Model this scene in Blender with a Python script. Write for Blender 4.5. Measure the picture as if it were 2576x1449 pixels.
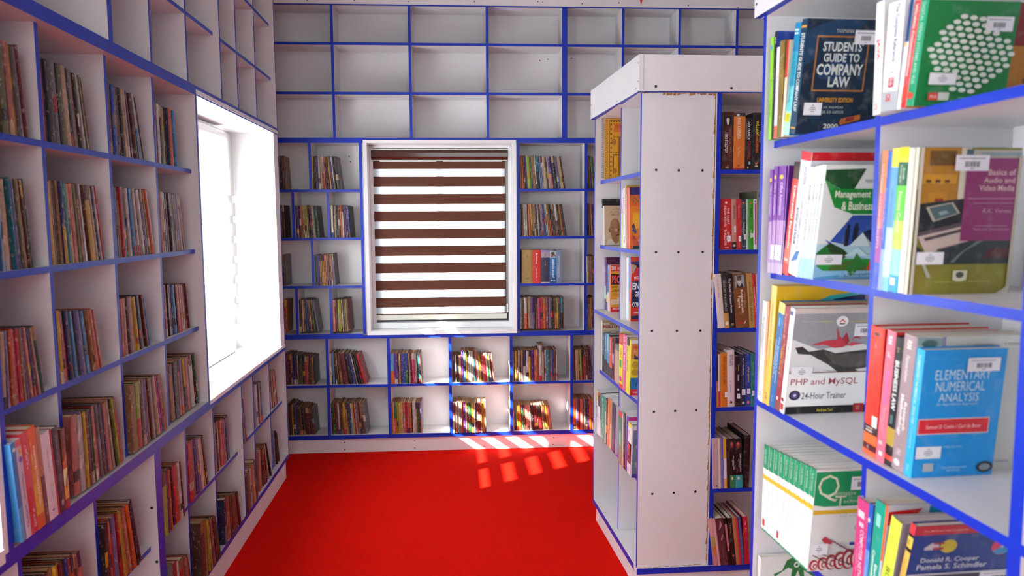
# Library room: white laminate bookcases with blue edges, red carpet, zebra blinds.
import bpy, math, re, random
from mathutils import Vector, Matrix
D = bpy.data
for o in list(D.objects): D.objects.remove(o, do_unlink=True)
SC = bpy.context.scene
COL = SC.collection
rnd = random.Random(7)

# ---------------------------------------------------------------- camera
def make_camera():
    f, p, y, r, h = 1845.549, 0.0938878, -0.0791731, -0.0056690, 1.2728733
    cp, sp, cy, sy, cr, sr = math.cos(p), math.sin(p), math.cos(y), math.sin(y), math.cos(r), math.sin(r)
    Rz = Matrix(((cy, -sy, 0), (sy, cy, 0), (0, 0, 1)))
    fw = Rz @ Vector((0, cp, -sp)); up = Rz @ Vector((0, sp, cp)); rt = Rz @ Vector((1, 0, 0))
    rt, up = cr * rt + sr * up, -sr * rt + cr * up
    M = Matrix((rt, up, -fw)).transposed().to_4x4()
    M.translation = (0, 0, h)
    cd = D.cameras.new('camera'); cd.sensor_fit = 'HORIZONTAL'; cd.sensor_width = 36.0
    cd.lens = f * 36.0 / 2576.0; cd.clip_start = 0.02
    cd.dof.use_dof = True; cd.dof.focus_distance = 2.9; cd.dof.aperture_fstop = 5.0
    o = D.objects.new('camera', cd); COL.objects.link(o); o.matrix_world = M
    SC.camera = o
make_camera()

# ---------------------------------------------------------------- light and exposure
SC.view_settings.view_transform = 'Standard'; SC.view_settings.look = 'None'
SC.view_settings.gamma = 1.0; SC.view_settings.use_curve_mapping = False
SC.view_settings.exposure = 0.36
SUN_DIR = Vector((1.0, 0.61, -0.70))
w = D.worlds.new('sky'); SC.world = w; w.use_nodes = True
bg = w.node_tree.nodes['Background']; bg.inputs[0].default_value = (0.86, 0.93, 1.0, 1); bg.inputs[1].default_value = 5.0
def light(name, kind, loc, direction, energy, color=(1, 1, 1), size=None, angle=None):
    l = D.lights.new(name, kind); l.energy = energy; l.color = color
    if size: l.shape = 'RECTANGLE'; l.size, l.size_y = size
    if angle is not None: l.angle = angle
    o = D.objects.new(name, l); COL.objects.link(o); o.location = loc
    d = Vector(direction).normalized()
    o.rotation_euler = d.to_track_quat('-Z', 'Y').to_euler()
    return o
light('sun', 'SUN', (-4, -2, 4), SUN_DIR, 55.0, (1.0, 0.93, 0.82), angle=math.radians(0.6))
# daylight at the left windows and an added fill light behind the camera
light('window_daylight', 'AREA', (-1.13, 3.085, 1.175), (1, 0, 0), 37.0, (0.80, 0.95, 1.03), (1.0, 1.02))
light('window_daylight', 'AREA', (-0.93, 0.70, 1.175), (1, 0, 0), 24.0, (0.78, 0.94, 1.04), (1.0, 1.2))
light('rear_fill', 'AREA', (0.1, -2.3, 1.7), (0, 1, -0.05), 37.0, (0.86, 1.0, 1.0), (1.6, 2.4))

# ---------------------------------------------------------------- helpers
def lin(c):
    return c / 12.92 if c <= 0.04045 else ((c + 0.055) / 1.055) ** 2.4
def H(s):
    s = s.lstrip('#')
    return tuple(lin(int(s[i:i + 2], 16) / 255) for i in (0, 2, 4)) + (1.0,)

class MB:
    """collects faces; build() links them as ONE mesh object"""
    def __init__(s, xf=None):
        s.v = []; s.f = []; s.m = []; s.c = []; s.xf = xf
    def face(s, pts, mat=0, col=(1, 1, 1, 1)):
        n = len(s.v)
        s.v += [tuple(s.xf(*p)) if s.xf else tuple(p) for p in pts]
        s.f.append(tuple(range(n, n + len(pts)))); s.m.append(mat); s.c.append(col)
    def box(s, x0, x1, y0, y1, z0, z1, mat=0, col=(1, 1, 1, 1), front=None, bottom=None):
        P = [(x0, y0, z0), (x1, y0, z0), (x1, y1, z0), (x0, y1, z0), (x0, y0, z1), (x1, y0, z1), (x1, y1, z1), (x0, y1, z1)]
        n = len(s.v); s.v += [tuple(s.xf(*p)) if s.xf else p for p in P]
        for k, q in (('b', (0, 3, 2, 1)), ('t', (4, 5, 6, 7)), ('f', (0, 1, 5, 4)), ('r', (1, 2, 6, 5)), ('k', (2, 3, 7, 6)), ('l', (3, 0, 4, 7))):
            s.f.append(tuple(n + i for i in q))
            s.m.append(front if (k == 'f' and front is not None) else bottom if (k == 'b' and bottom is not None) else mat); s.c.append(col)
    def disc(s, c, r, nrm='y', mat=0, col=(0, 0, 0, 1), n=10):
        p = []
        for i in range(n):
            a = 2 * math.pi * i / n; u, v = r * math.cos(a), r * math.sin(a)
            p.append((c[0] + u, c[1], c[2] + v) if nrm == 'y' else (c[0], c[1] + u, c[2] + v))
        s.face(p, mat, col)
    def cyl(s, a, b, r, mat=0, col=(1, 1, 1, 1), n=12, caps=True):
        a = Vector(a); b = Vector(b); d = (b - a).normalized()
        u = d.orthogonal().normalized(); v = d.cross(u)
        ra = [a + r * (u * math.cos(2 * math.pi * i / n) + v * math.sin(2 * math.pi * i / n)) for i in range(n)]
        rb = [p + (b - a) for p in ra]
        for i in range(n):
            j = (i + 1) % n
            s.face([ra[i], ra[j], rb[j], rb[i]], mat, col)
        if caps: s.face(ra[::-1], mat, col); s.face(rb, mat, col)
    def add(s, o, off=Vector((0, 0, 0)), M=None):
        n = len(s.v)
        for p in o.v:
            q = Vector(p)
            if M is not None: q = M @ q
            s.v.append(tuple(q + off))
        s.f += [tuple(i + n for i in f) for f in o.f]; s.m += o.m; s.c += o.c
    def mesh(s, name, mats, origin=None):
        me = D.meshes.new(name)
        vs = s.v if origin is None else [(p[0] - origin[0], p[1] - origin[1], p[2] - origin[2]) for p in s.v]
        me.from_pydata(vs, [], s.f)
        for m in mats: me.materials.append(m)
        me.polygons.foreach_set('material_index', s.m)
        ca = me.color_attributes.new('Col', 'FLOAT_COLOR', 'CORNER')
        buf = []
        for f, c in zip(s.f, s.c): buf += list(c) * len(f)
        ca.data.foreach_set('color', buf)
        me.update()
        return me
    def build(s, name, mats, parent=None, origin=None):
        o = D.objects.new(name, s.mesh(name, mats, origin)); COL.objects.link(o)
        if parent: o.parent = parent
        return o

def tag(o, label=None, cat=None, group=None, kind=None):
    for k, v in (('label', label), ('category', cat), ('group', group), ('kind', kind)):
        if v: o[k] = v
    return o
def empty(name, loc, rot=None):
    o = D.objects.new(name, None); COL.objects.link(o); o.location = loc; o.empty_display_size = 0.05
    if rot: o.rotation_euler = rot
    return o

# ---------------------------------------------------------------- materials
def mat(name, col=None, rough=0.5, spec=0.5, attr=False, metal=0.0):
    m = D.materials.new(name); m.use_nodes = True
    b = m.node_tree.nodes['Principled BSDF']
    b.inputs['Roughness'].default_value = rough; b.inputs['Specular IOR Level'].default_value = spec
    b.inputs['Metallic'].default_value = metal
    if col: b.inputs['Base Color'].default_value = col
    if attr:
        a = m.node_tree.nodes.new('ShaderNodeAttribute'); a.attribute_name = 'Col'
        m.node_tree.links.new(a.outputs['Color'], b.inputs['Base Color'])
    return m
def N(m, t, **kw):
    n = m.node_tree.nodes.new(t)
    for k, v in kw.items(): setattr(n, k, v)
    return n
def L(m, a, b): m.node_tree.links.new(a, b)

def noisy(m, c1, c2, scale, stretch=(1, 1, 1), bump=0.0, lo=0.35, hi=0.65, detail=4.0):
    """base colour between c1 and c2 along object-space noise"""
    b = m.node_tree.nodes['Principled BSDF']
    g = N(m, 'ShaderNodeNewGeometry'); mp = N(m, 'ShaderNodeMapping'); mp.inputs['Scale'].default_value = stretch
    nz = N(m, 'ShaderNodeTexNoise'); nz.inputs['Scale'].default_value = scale; nz.inputs['Detail'].default_value = detail
    mr = N(m, 'ShaderNodeMapRange'); mr.inputs[1].default_value = lo; mr.inputs[2].default_value = hi
    mx = N(m, 'ShaderNodeMix', data_type='RGBA')
    mx.inputs[6].default_value = c1; mx.inputs[7].default_value = c2
    L(m, g.outputs['Position'], mp.inputs['Vector']); L(m, mp.outputs[0], nz.inputs['Vector']); L(m, nz.outputs[0], mr.inputs[0])
    L(m, mr.outputs[0], mx.inputs[0]); L(m, mx.outputs[2], b.inputs['Base Color'])
    if bump:
        bp = N(m, 'ShaderNodeBump'); bp.inputs['Strength'].default_value = bump; bp.inputs['Distance'].default_value = 0.004
        L(m, nz.outputs[0], bp.inputs['Height']); L(m, bp.outputs[0], b.inputs['Normal'])
    return m
WHITE = noisy(mat('white_laminate', rough=0.42), H('e3dfe2'), H('dcd8db'), 3.0)
BLUE = noisy(mat('blue_edge_paint', rough=0.36, spec=0.4), H('022aae'), H('0330b8'), 30.0)
RAW = noisy(mat('raw_board_edge', rough=0.8), H('b98a4c'), H('8a5f2c'), 120.0)
CARPET = noisy(mat('red_carpet', rough=1.0, spec=0.05), H('e41407'), H('d61005'), 260.0, bump=0.6)
PAINT = mat('white_wall_paint', H('d8d4d2'), 0.8)
PVC = mat('white_window_plastic', H('e8e8ea'), 0.3)
DARKF = mat('dark_window_frame', H('2a2730'), 0.4)
SCREW = mat('black_screw_cap', H('121212'), 0.5)
METAL = mat('grey_metal', H('9a9a9c'), 0.3, metal=0.9)
CASS = mat('brown_glossy_cassette', H('4a2118'), 0.12, 0.6)
BROWN = noisy(mat('brown_woven_slat', rough=0.8), H('4a2416'), H('6b3a26'), 60.0, (0.5, 0.5, 26.0))
CREAM = mat('cream_rail', H('dcdcd0'), 0.35)
INK = mat('printed_surface', rough=0.45, attr=True)
PAGE = mat('book_pages', rough=0.9, spec=0.1, attr=True)
def cover_material(name, worn):
    m = mat(name, rough=0.38 if not worn else 0.42, spec=0.5)
    b = m.node_tree.nodes['Principled BSDF']
    a = N(m, 'ShaderNodeAttribute', attribute_name='Col')
    g = N(m, 'ShaderNodeNewGeometry')
    def noise(scale, stretch, lo, hi, detail=3.0):
        mp = N(m, 'ShaderNodeMapping'); mp.inputs['Scale'].default_value = stretch
        nz = N(m, 'ShaderNodeTexNoise'); nz.inputs['Scale'].default_value = scale; nz.inputs['Detail'].default_value = detail
        mr = N(m, 'ShaderNodeMapRange'); mr.inputs[1].default_value = lo; mr.inputs[2].default_value = hi
        L(m, g.outputs['Position'], mp.inputs[0]); L(m, mp.outputs[0], nz.inputs['Vector']); L(m, nz.outputs[0], mr.inputs[0])
        return mr.outputs[0]
    def mix(fac, c1, col, amt):
        mu = N(m, 'ShaderNodeMath', operation='MULTIPLY'); mu.inputs[1].default_value = amt
        mx = N(m, 'ShaderNodeMix', data_type='RGBA'); mx.inputs[7].default_value = col
        L(m, fac, mu.inputs[0]); L(m, mu.outputs[0], mx.inputs[0]); L(m, c1, mx.inputs[6])
        return mx.outputs[2]
    c = a.outputs['Color']
    if worn:
        c = mix(noise(16, (7, 7, 1.6), 0.56, 0.70), c, H('a8957e'), 0.22)      # faded picture areas
        c = mix(noise(16, (5, 5, 1.3), 0.30, 0.46), c, H('2a1e22'), 0.45)
        c = mix(noise(150, (1, 1, 0.7), 0.60, 0.68, 2.0), c, H('e6dac8'), 0.28)  # scuffs and lettering flecks
        c = mix(noise(110, (1.3, 1.3, 0.5), 0.62, 0.70, 2.0), c, H('1c1416'), 0.45)
    else:
        c = mix(noise(60, (1, 1, 1), 0.55, 0.8), c, H('f2eee8'), 0.10)
    L(m, c, b.inputs['Base Color'])
    return m
COVER = cover_material('book_cover_print', False)
WORN = cover_material('worn_book_cover', True)

# ---------------------------------------------------------------- bookcase frames
UNITS = {
    'L': ((-0.82954, 0.0), 1.57459), 'B': ((0.0, 4.0), -0.01777), 'I': ((0.71071, 0.0), -1.52704),
    'R': ((0.66976, 0.0), -1.54273), 'F': ((0.0, 2.35631), 0.0)}
def xf(unit):
    (ox, oy), ph = UNITS[unit]; c, s = math.cos(ph), math.sin(ph)
    return lambda a, d, z: (ox + a * c - d * s, oy + a * s + d * c, z)

class Case:
    """a bookcase: an Empty at its base whose parts are laid out along the face of a unit"""
    def __init__(s, name, unit, at, label):
        s.unit = unit; p = xf(unit)(*at); s.loc = p
        s.root = empty(name, p); tag(s.root, label, 'bookcase')
    def part(s, name, boxes, mats=None, unit=None):
        b = MB(xf(unit or s.unit))
        for q in boxes:
            kw = q[6] if len(q) > 6 else {}
            b.box(*q[:6], **kw)
        return b.build(name, mats or [WHITE, BLUE], s.root, s.loc)
    def board(s, name, x0, x1, y0, y1, z0, z1, unit=None):
        """white board with a blue painted front edge"""
        return s.part(name, [(x0, x1, y0, y1, z0, z1, dict(front=1))], unit=unit)
    def screw(s, pts, unit=None, nrm='y', r=0.0042):
        for p in pts:
            b = MB(xf(unit or s.unit)); b.disc(p, r, nrm); b.build('screw', [SCREW], s.root, s.loc)

# ---------------------------------------------------------------- the room
def struct(name, boxes, m):
    b = MB()
    for q in boxes: b.box(*q)
    o = b.build(name, [m]); tag(o, kind='structure'); return o
struct('floor', [(-1.30, 2.9, -2.75, 4.45, -0.06, -0.010)], CARPET)
struct('ceiling', [(-1.30, 2.9, -2.75, 4.45, 2.72, 2.80)], PAINT)
W1 = (2.545, 3.625, 0.655, 1.69); W2 = (0.06, 1.385, 0.655, 1.69); W3 = (-0.447, 0.318, 0.69, 1.668)
def wall_x(name, x0, x1, y0, y1, z0, z1, holes, m):
    b = []; y = y0
    for h in sorted(holes):
        b.append((x0, x1, y, h[0], z0, z1)); b.append((x0, x1, h[0], h[1], z0, h[2])); b.append((x0, x1, h[0], h[1], h[3], z1)); y = h[1]
    b.append((x0, x1, y, y1, z0, z1)); return struct(name, b, m)
wall_x('wall_left', -1.30, -1.075, -2.75, 4.45, 0, 2.72, [W1, W2], PAINT)
struct('wall_back', [(-1.075, W3[0], 4.205, 4.45, 0, 2.72), (W3[1], 2.75, 4.205, 4.45, 0, 2.72), (W3[0], W3[1], 4.205, 4.45, 0, W3[2]), (W3[0], W3[1], 4.205, 4.45, W3[3], 2.72)], PAINT)
struct('wall_right', [(2.75, 2.9, -2.75, 4.45, 0, 2.72)], PAINT)
struct('wall_front', [(-1.075, 2.75, -2.75, -2.6, 0, 2.72)], PAINT)

# ---------------------------------------------------------------- left wall bookcase
T = 0.0070
cs = Case('wall_bookcase', 'L', (2.4, 0.1, 0.0), 'long white bookcase with blue edges along the left wall around the bright window')
bd = cs.board
DP = 0.195
bd('beam', -0.05, 3.685, 0, DP, 1.684, 1.7155); bd('beam', -0.05, 3.685, 0, DP, 0.6285, 0.659)
bd('bottom_board', -0.05, 3.697, 0, DP, 0.079, 0.099); bd('top_board', -0.05, 3.697, 0, DP, 2.395, 2.415)
cs.part('plinth', [(-0.05, 3.645, 0.006, DP, -0.010, 0.079)])
bd('side_panel', 3.685, 3.697, 0, DP, 0.099, 2.395)
bd('upright', 2.5285, 2.5415, 0, DP, 0.659, 1.684); bd('upright', 1.388, 1.405, 0, DP, 0.659, 1.684)
bd('upright', 2.060, 2.105, 0, DP, 0.099, 0.6285); bd('upright', 2.9085, 2.9215, 0, DP, 0.099, 0.6285)
bd('upright', 1.922, 1.947, 0, DP, 1.7155, 2.395); bd('upright', 2.8175, 2.8305, 0, DP, 1.7155, 2.395)
bd('upright', -0.05, -0.03, 0, DP, 0.099, 2.395)
for s in (1.638, 1.943, 2.236): bd('divider', s - T, s + T, 0.022, DP, 0.659, 1.684)
for s in (0.9, 1.2, 1.456, 1.763, 2.360, 2.634, 3.163, 3.444): bd('divider', s - T, s + T, 0.022, DP, 0.099, 0.6285)
for s in (0.9, 1.3, 1.62, 2.241, 2.536, 3.113, 3.402): bd('divider', s - T, s + T, 0.022, DP, 1.7155, 2.395)
for z in (1.4352, 1.1712, 0.9120): bd('shelf', 1.405, 2.5285, 0.0221, DP, z - T, z + T)
bd('shelf', -0.03, 2.06, 0.0221, DP, 0.350, 0.363); bd('shelf', 2.105, 2.9085, 0.0221, DP, 0.350, 0.363); bd('shelf', 2.9215, 3.685, 0.0221, DP, 0.3615, 0.3745)
for a, b in ((1.947, 2.8175), (2.8305, 3.685)): bd('shelf', a, b, 0.0221, DP, 1.9417, 1.9547)
for a, b in ((1.947, 2.8175), (2.8305, 3.685)): bd('shelf', a, b, 0.0221, DP, 2.1935, 2.2065)
cs.part('back_panel', [(-0.05, 3.697, DP, DP + 0.006, 0.0, 0.640), (-0.05, 3.697, DP, DP + 0.006, 1.70, 2.415), (1.385, 2.545, DP, DP + 0.006, 0.640, 1.70), (3.66, 3.697, DP, DP + 0.006, 0.640, 1.70), (-0.05, 0.05, DP, DP + 0.006, 0.640, 1.70)])
b = MB(xf('L'))
for d_, z in ((0.0135, 0.474), (0.0075, 0.3165)):
    b = MB(xf('L')); b.disc((2.0592, d_, z), 0.0042, 'x'); b.build('screw', [SCREW], cs.root, cs.loc)

# ---------------------------------------------------------------- back wall bookcase
cs = Case('wall_bookcase', 'B', (0.5, 0.09, 0.0), 'white bookcase with blue edges covering the back wall around the brown blind')
bd = cs.board; DB = 0.172; X0, X1 = -1.03, 2.40
bd('beam', X0, X1, 0, DB, 1.6795, 1.7068); bd('beam', X0, -0.4963, 0, DB, 0.6285, 0.6552); bd('beam', 0.3616, X1, 0, DB, 0.6285, 0.6552); bd('beam', -0.4963, 0.3616, 0.0, DB, 0.6285, 0.6470)
bd('bottom_board', X0, X1, 0, DB, 0.069, 0.0915)
cs.part('plinth', [(X0, X1, 0.012, DB, -0.010, 0.069)])
cs.part('top_trim', [(X0, X1, -0.014, DB, 2.392, 2.62, {})]); cs.part('trim_edge', [(X0, X1, -0.013, 0.0, 2.388, 2.392, dict(front=1, bottom=1))])
for s in (-0.6212, -0.2168, 0.1921, 0.9213, 1.2295, 1.5456, 1.86): bd('upright', s - T, s + T, 0, DB, 1.7068, 2.392)
bd('upright', 0.5920, 0.6210, 0, DB, 1.7068, 2.392)
for z in (2.1941, 1.9387): bd('shelf', X0, X1, 0.0005, DB, z - T, z + T)
bd('upright', -0.4963, -0.4803, 0, DB, 0.6552, 1.6795); bd('upright', 0.3456, 0.3616, 0, DB, 0.6552, 1.6795)
for s in (0.7234, 1.09, 1.46, 1.83): bd('upright', s - T, s + T, 0, DB, 0.6552, 1.6795)
SH = (1.4285, 1.1707, 0.9125)
for z in SH: bd('shelf', X0, -0.4963, 0.0005, DB, z - T, z + T); bd('shelf', 0.3616, X1, 0.0005, DB, z - T, z + T)
ROWZ = [(SH[0] + T, 1.6795), (SH[1] + T, SH[0] - T), (SH[2] + T, SH[1] - T), (0.6552, SH[2] - T)]
for r, ss in enumerate(((-0.754,), (-0.85, -0.6656), (-0.7562,), (-0.8477, -0.6666))):
    for s in ss: bd('divider', s - T, s + T, 0.001, DB, *ROWZ[r])
for s in (-0.693, -0.3625, -0.0267, 0.3103, 0.6473, 0.985, 1.322, 1.66, 2.0): bd('upright', s - T - 0.001, s + T + 0.001, 0, DB, 0.0915, 0.6285)
bd('shelf', X0, X1, 0.0005, DB, 0.3655 - T, 0.3655 + T)
cs.part('back_panel', [(X0, X1, DB, DB + 0.006, 0, 0.66), (X0, X1, DB, DB + 0.006, 1.675, 2.62), (X0, -0.449, DB, DB + 0.006, 0.66, 1.675), (0.32, X1, DB, DB + 0.006, 0.66, 1.675)])
cs.screw([(a, 0.0114, z - 0.006) for a, z in ((-0.615, 0.053), (-0.616, 0.012), (-0.229, 0.052), (-0.230, 0.012), (0.158, 0.055), (0.158, 0.012), (0.547, 0.051), (0.544, 0.012))], r=0.0032)
cs.screw([(a, -0.0145, z) for a, z in ((-0.739, 2.408), (-0.497, 2.4095), (-0.219, 2.408), (0.127, 2.412), (0.462, 2.4155), (0.488, 2.4134), (0.698, 2.408), (0.894, 2.414), (1.27, 2.405), (1.543, 2.391 + 0.006))], r=0.0034)
cs.screw([(a, DB - 0.0005, z) for a, z in ((-0.574, 1.624), (-0.568, 1.594), (0.490, 2.151), (0.534, 2.158), (0.668, 2.163))], r=0.0034)

# ---------------------------------------------------------------- island bookcase: one side faces left, the other faces the camera
cs = Case('island_bookcase', 'I', (-2.6, 0.12, 0.0), 'white freestanding corner bookcase with deep header board and screw-dotted end panel')
bd = cs.board; DI = 0.245
TOPZ = 1.673
cs.part('end_panel', [(-2.3693, -2.3563, 0, DI, 0.085, TOPZ, dict(front=1))])
bd('side_panel', -3.0, -2.987, 0, DI, 0.085, TOPZ); bd('divider', -2.6865, -2.6735, 0.022, DI, 0.085, TOPZ)
for z in (1.4195, 1.1569, 0.6381, 0.3694): bd('shelf', -2.987, -2.3693, 0.0221, DI, z - T, z + T)
bd('beam', -2.987, -2.3693, 0.0, DI, 0.8909 - T, 0.8909 + T)
bd('bottom_board', -3.0, -2.3563, 0, DI, 0.063, 0.085)
cs.part('plinth', [(-2.99, -2.364, 0.012, DI, -0.010, 0.063)])
cs.part('back_panel', [(-3.0, -2.3693, DI, DI + 0.006, 0.02, TOPZ)])
cs.part('header_board', [(-3.014, -2.3423, -0.014, 0.0, 1.6755, 1.790), (-3.014, -2.3423, -0.014, 0.004, 1.6735, 1.6757, dict(front=1, bottom=1))])
FZ = (1.4223, 1.160, 0.8989, 0.631, 0.349)
F0, F1 = 0.8555, 1.40
cs.part('header_board', [(0.5945, 1.414, -0.014, 0.0, 1.6755, 1.790, {}), (0.5945, 1.414, -0.014, 0.0, 1.6735, 1.6755, dict(front=1, bottom=1))], unit='F')
cs.part('top_board', [(0.60, 1.40, 0.0, 0.25, 1.673, 1.690), (0.59, 0.86, 0.25, 0.70, 1.673, 1.690)], unit='F')
bd('upright', F0, F0 + 0.0155, -0.001, DI, 0.085, TOPZ, 'F'); bd('side_panel', F1 - 0.015, F1, 0, DI, 0.085, TOPZ, 'F')
for z in FZ: bd('shelf', F0 + 0.0155, F1 - 0.015, 0.0005, DI, z - T, z + T, 'F')
bd('bottom_board', 0.606, F1, -0.0045, DI, 0.0655, 0.0865, 'F')
cs.part('plinth', [(0.612, F1 - 0.01, 0.012, DI, -0.010, 0.0655)], unit='F')
cs.part('back_panel', [(F0, F1, DI, DI + 0.006, 0.02, TOPZ)], unit='F')
def xz_pts(b, pts, y, c=(0, 0, 0, 1)): b.face([(x, y, z) for x, z in pts], 0, c)
cs.screw([(a, 0.0438 * (a - 0.6075) - 0.0032, z) for a, z in ((0.657, 1.428), (0.733, 1.427), (0.660, 1.162), (0.736, 1.161), (0.650, 0.902), (0.735, 0.9), (0.66, 0.629), (0.733, 0.629), (0.658, 0.346), (0.733, 0.346))], unit='F', r=0.0042)
cs.screw([(a, 0.0438 * (a - 0.6075) - 0.0032, z) for a, z in ((0.813, 1.427), (0.819, 1.161), (0.816, 0.899), (0.806, 0.629), (0.809, 0.346))], unit='F', r=0.0042)
cs.screw([(a, -0.0146, z) for a, z in ((0.649, 1.691), (0.8965, 1.687))], unit='F', r=0.0045)
for a, z in ((-2.352, 1.764), (-2.352, 1.707), (-2.3765, 1.688), (-2.603, 1.684), (-2.75, 1.70), (-3.0, 1.73), (-3.0, 1.69)):
    bb = MB(xf('I')); bb.disc((a, -0.0145, z), 0.003); bb.build('screw', [SCREW], cs.root, cs.loc)
# torn brown glue and chipped board along the edges of the end panel
bb = MB(xf('F')); r2 = random.Random(3); z = 0.10
while z < 1.66:
    dz = r2.uniform(0.008, 0.03); wd = r2.choice((0.0015, 0.002, 0.003, 0.004, 0.006)) * r2.uniform(0.6, 1.2)
    bb.face([(0.8545 - wd, 0.0077, z), (0.8553, 0.0077, z), (0.8553, 0.0077, z + dz), (0.8545 - wd * r2.uniform(0.3, 1), 0.0077, z + dz * 0.9)]); z += dz
x = 0.612
while x < 0.85:
    dx = r2.uniform(0.006, 0.02); hh = r2.choice((0.0, 0.002, 0.004, 0.007)) + 0.001; y = 0.0438 * (x - 0.6075) - 0.0032
    bb.face([(x, y, TOPZ), (x, y, TOPZ - hh), (x + dx, y, TOPZ - hh * r2.uniform(0.3, 1)), (x + dx, y, TOPZ)]); x += dx * r2.uniform(1.0, 1.5)
x = 0.61
while x < 0.85:
    dx = r2.uniform(0.01, 0.03); y = 0.0438 * (x - 0.6075) - 0.0032
    bb.face([(x, y, 0.0868), (x + dx, y, 0.0868), (x + dx, y, 0.0885), (x, y, 0.0885)]); x += dx * r2.uniform(1.0, 1.8)
bb.build('torn_edge', [RAW], cs.root, cs.loc)['label'] = 'torn brown board edge'

# ---------------------------------------------------------------- near right bookcase
cs = Case('textbook_bookcase', 'R', (-1.0, 0.12, 0.0), 'white bookcase with blue edges at right foreground full of textbooks')
bd = cs.board
bd('side_panel', -1.4745, -1.4615, 0, DI, 0.085, TOPZ); bd('divider', -1.1165, -1.1035, 0.022, DI, 0.085, TOPZ)
bd('upright', -0.785, -0.765, 0, DI, 0.085, TOPZ); bd('side_panel', -0.10, -0.087, 0, DI, 0.085, TOPZ); bd('divider', -0.44, -0.427, 0.022, DI, 0.085, TOPZ)
for a, b in ((-1.4615, -0.785), (-0.765, -0.10)):
    for z in (1.4195, 1.1552, 0.622, 0.3694): bd('shelf', a, b, 0.0221, DI, z - T, z + T)
    bd('beam', a, b, 0.0, DI, 0.889 - T, 0.889 + T)
bd('bottom_board', -1.4745, -0.087, 0, DI, 0.063, 0.085); cs.part('plinth', [(-1.465, -0.095, 0.012, DI, -0.010, 0.063)])
cs.part('back_panel', [(-1.4745, -0.087, DI, DI + 0.006, 0.02, TOPZ)])
cs.part('header_board', [(-1.4885, -0.075, -0.014, 0.0, 1.6745, 1.790, dict(bottom=1))]); cs.part('top_board', [(-1.4745, -0.087, 0.0, DI, 1.673, 1.690, dict(front=1, bottom=0))])
cs.part('header_batten', [(-1.4885, -0.09, 0.0, 0.026, 1.6735, 1.69, dict(bottom=1))])
for a, z in ((-1.479, 1.70), (-1.44, 1.712), (-1.3, 1.70)):
    bb = MB(xf('R')); bb.disc((a, -0.0145, z), 0.003); bb.build('screw', [SCREW], cs.root, cs.loc)

# ---------------------------------------------------------------- windows
def obj(name, m, parent, boxes, unit=None, loc=(0, 0, 0), mats=None):
    b = MB(xf(unit) if unit else None)
    for q in boxes: b.box(*q[:6], **(q[6] if len(q) > 6 else {}))
    return b.build(name, mats or [m], parent, loc)
def glass_mat():
    m = D.materials.new('window_glass'); m.use_nodes = True; nt = m.node_tree; nt.nodes.clear()
    o = nt.nodes.new('ShaderNodeOutputMaterial'); t = nt.nodes.new('ShaderNodeBsdfTransparent'); g = nt.nodes.new('ShaderNodeBsdfGlossy'); g.inputs['Roughness'].default_value = 0.02
    x = nt.nodes.new('ShaderNodeMixShader'); x.inputs[0].default_value = 0.06
    nt.links.new(t.outputs[0], x.inputs[1]); nt.links.new(g.outputs[0], x.inputs[2]); nt.links.new(x.outputs[0], o.inputs[0]); return m
GLASS = glass_mat()
def fabric(name, col, clear, glow):
    """thin cloth: part see-through, part lit from behind, part diffuse"""
    m = D.materials.new(name); m.use_nodes = True; nt = m.node_tree; nt.nodes.clear()
    o = nt.nodes.new('ShaderNodeOutputMaterial'); t = nt.nodes.new('ShaderNodeBsdfTransparent'); r = nt.nodes.new('ShaderNodeBsdfTranslucent'); d = nt.nodes.new('ShaderNodeBsdfDiffuse')
    r.inputs[0].default_value = col; d.inputs[0].default_value = col
    x = nt.nodes.new('ShaderNodeMixShader'); y = nt.nodes.new('ShaderNodeMixShader'); x.inputs[0].default_value = glow; y.inputs[0].default_value = clear
    nt.links.new(d.outputs[0], x.inputs[1]); nt.links.new(r.outputs[0], x.inputs[2]); nt.links.new(x.outputs[0], y.inputs[1]); nt.links.new(t.outputs[0], y.inputs[2]); nt.links.new(y.outputs[0], o.inputs[0]); return m
SHEER = fabric('white_sheer_cloth', (0.9, 0.93, 0.96, 1), 0.42, 0.80)
WSLAT = fabric('white_blind_cloth', (0.9, 0.9, 0.88, 1), 0.0, 0.5)

# back window (white casing in front of the shelf face, frame set back)
wn = empty('window_3', xf('B')(-0.065, 0.1, 0.66)); tag(wn, 'back window with white casing behind the brown striped blind', kind='structure'); wl = wn.location.copy()
def frame_faces(b, R):
    """nested rectangles (x0, x1, z0, z1, depth) joined by mitred faces"""
    for (a0, a1, z0, z1, d0), (i0, i1, j0, j1, d1) in zip(R, R[1:]):
        o = [(a0, d0, z0), (a1, d0, z0), (a1, d0, z1), (a0, d0, z1)]; n = [(i0, d1, j0), (i1, d1, j0), (i1, d1, j1), (i0, d1, j1)]
        for k in range(4):
            q = (k + 1) % 4; b.face([o[k], o[q], n[q], n[k]])
    return b
frame_faces(MB(xf('B')), [(-0.4725, 0.3425, 0.6475, 1.6935, 0.0), (-0.4725, 0.3425, 0.6475, 1.6935, -0.011), (-0.4535, 0.3255, 0.6690, 1.6785, -0.008), (-0.4500, 0.3215, 0.6735, 1.6745, 0.080)]).build('casing', [PVC], wn, wl)
A0, A1, Z0, Z1 = -0.4500, 0.3215, 0.6735, 1.6745
obj('window_frame', PVC, wn, [(A0, A0 + 0.018, 0.066, 0.12, Z0, Z1), (A1 - 0.018, A1, 0.066, 0.12, Z0, Z1), (A0, A1, 0.066, 0.12, Z1 - 0.016, Z1), (A0, A1, 0.060, 0.12, Z0, Z0 + 0.030)], 'B', wl)
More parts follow.
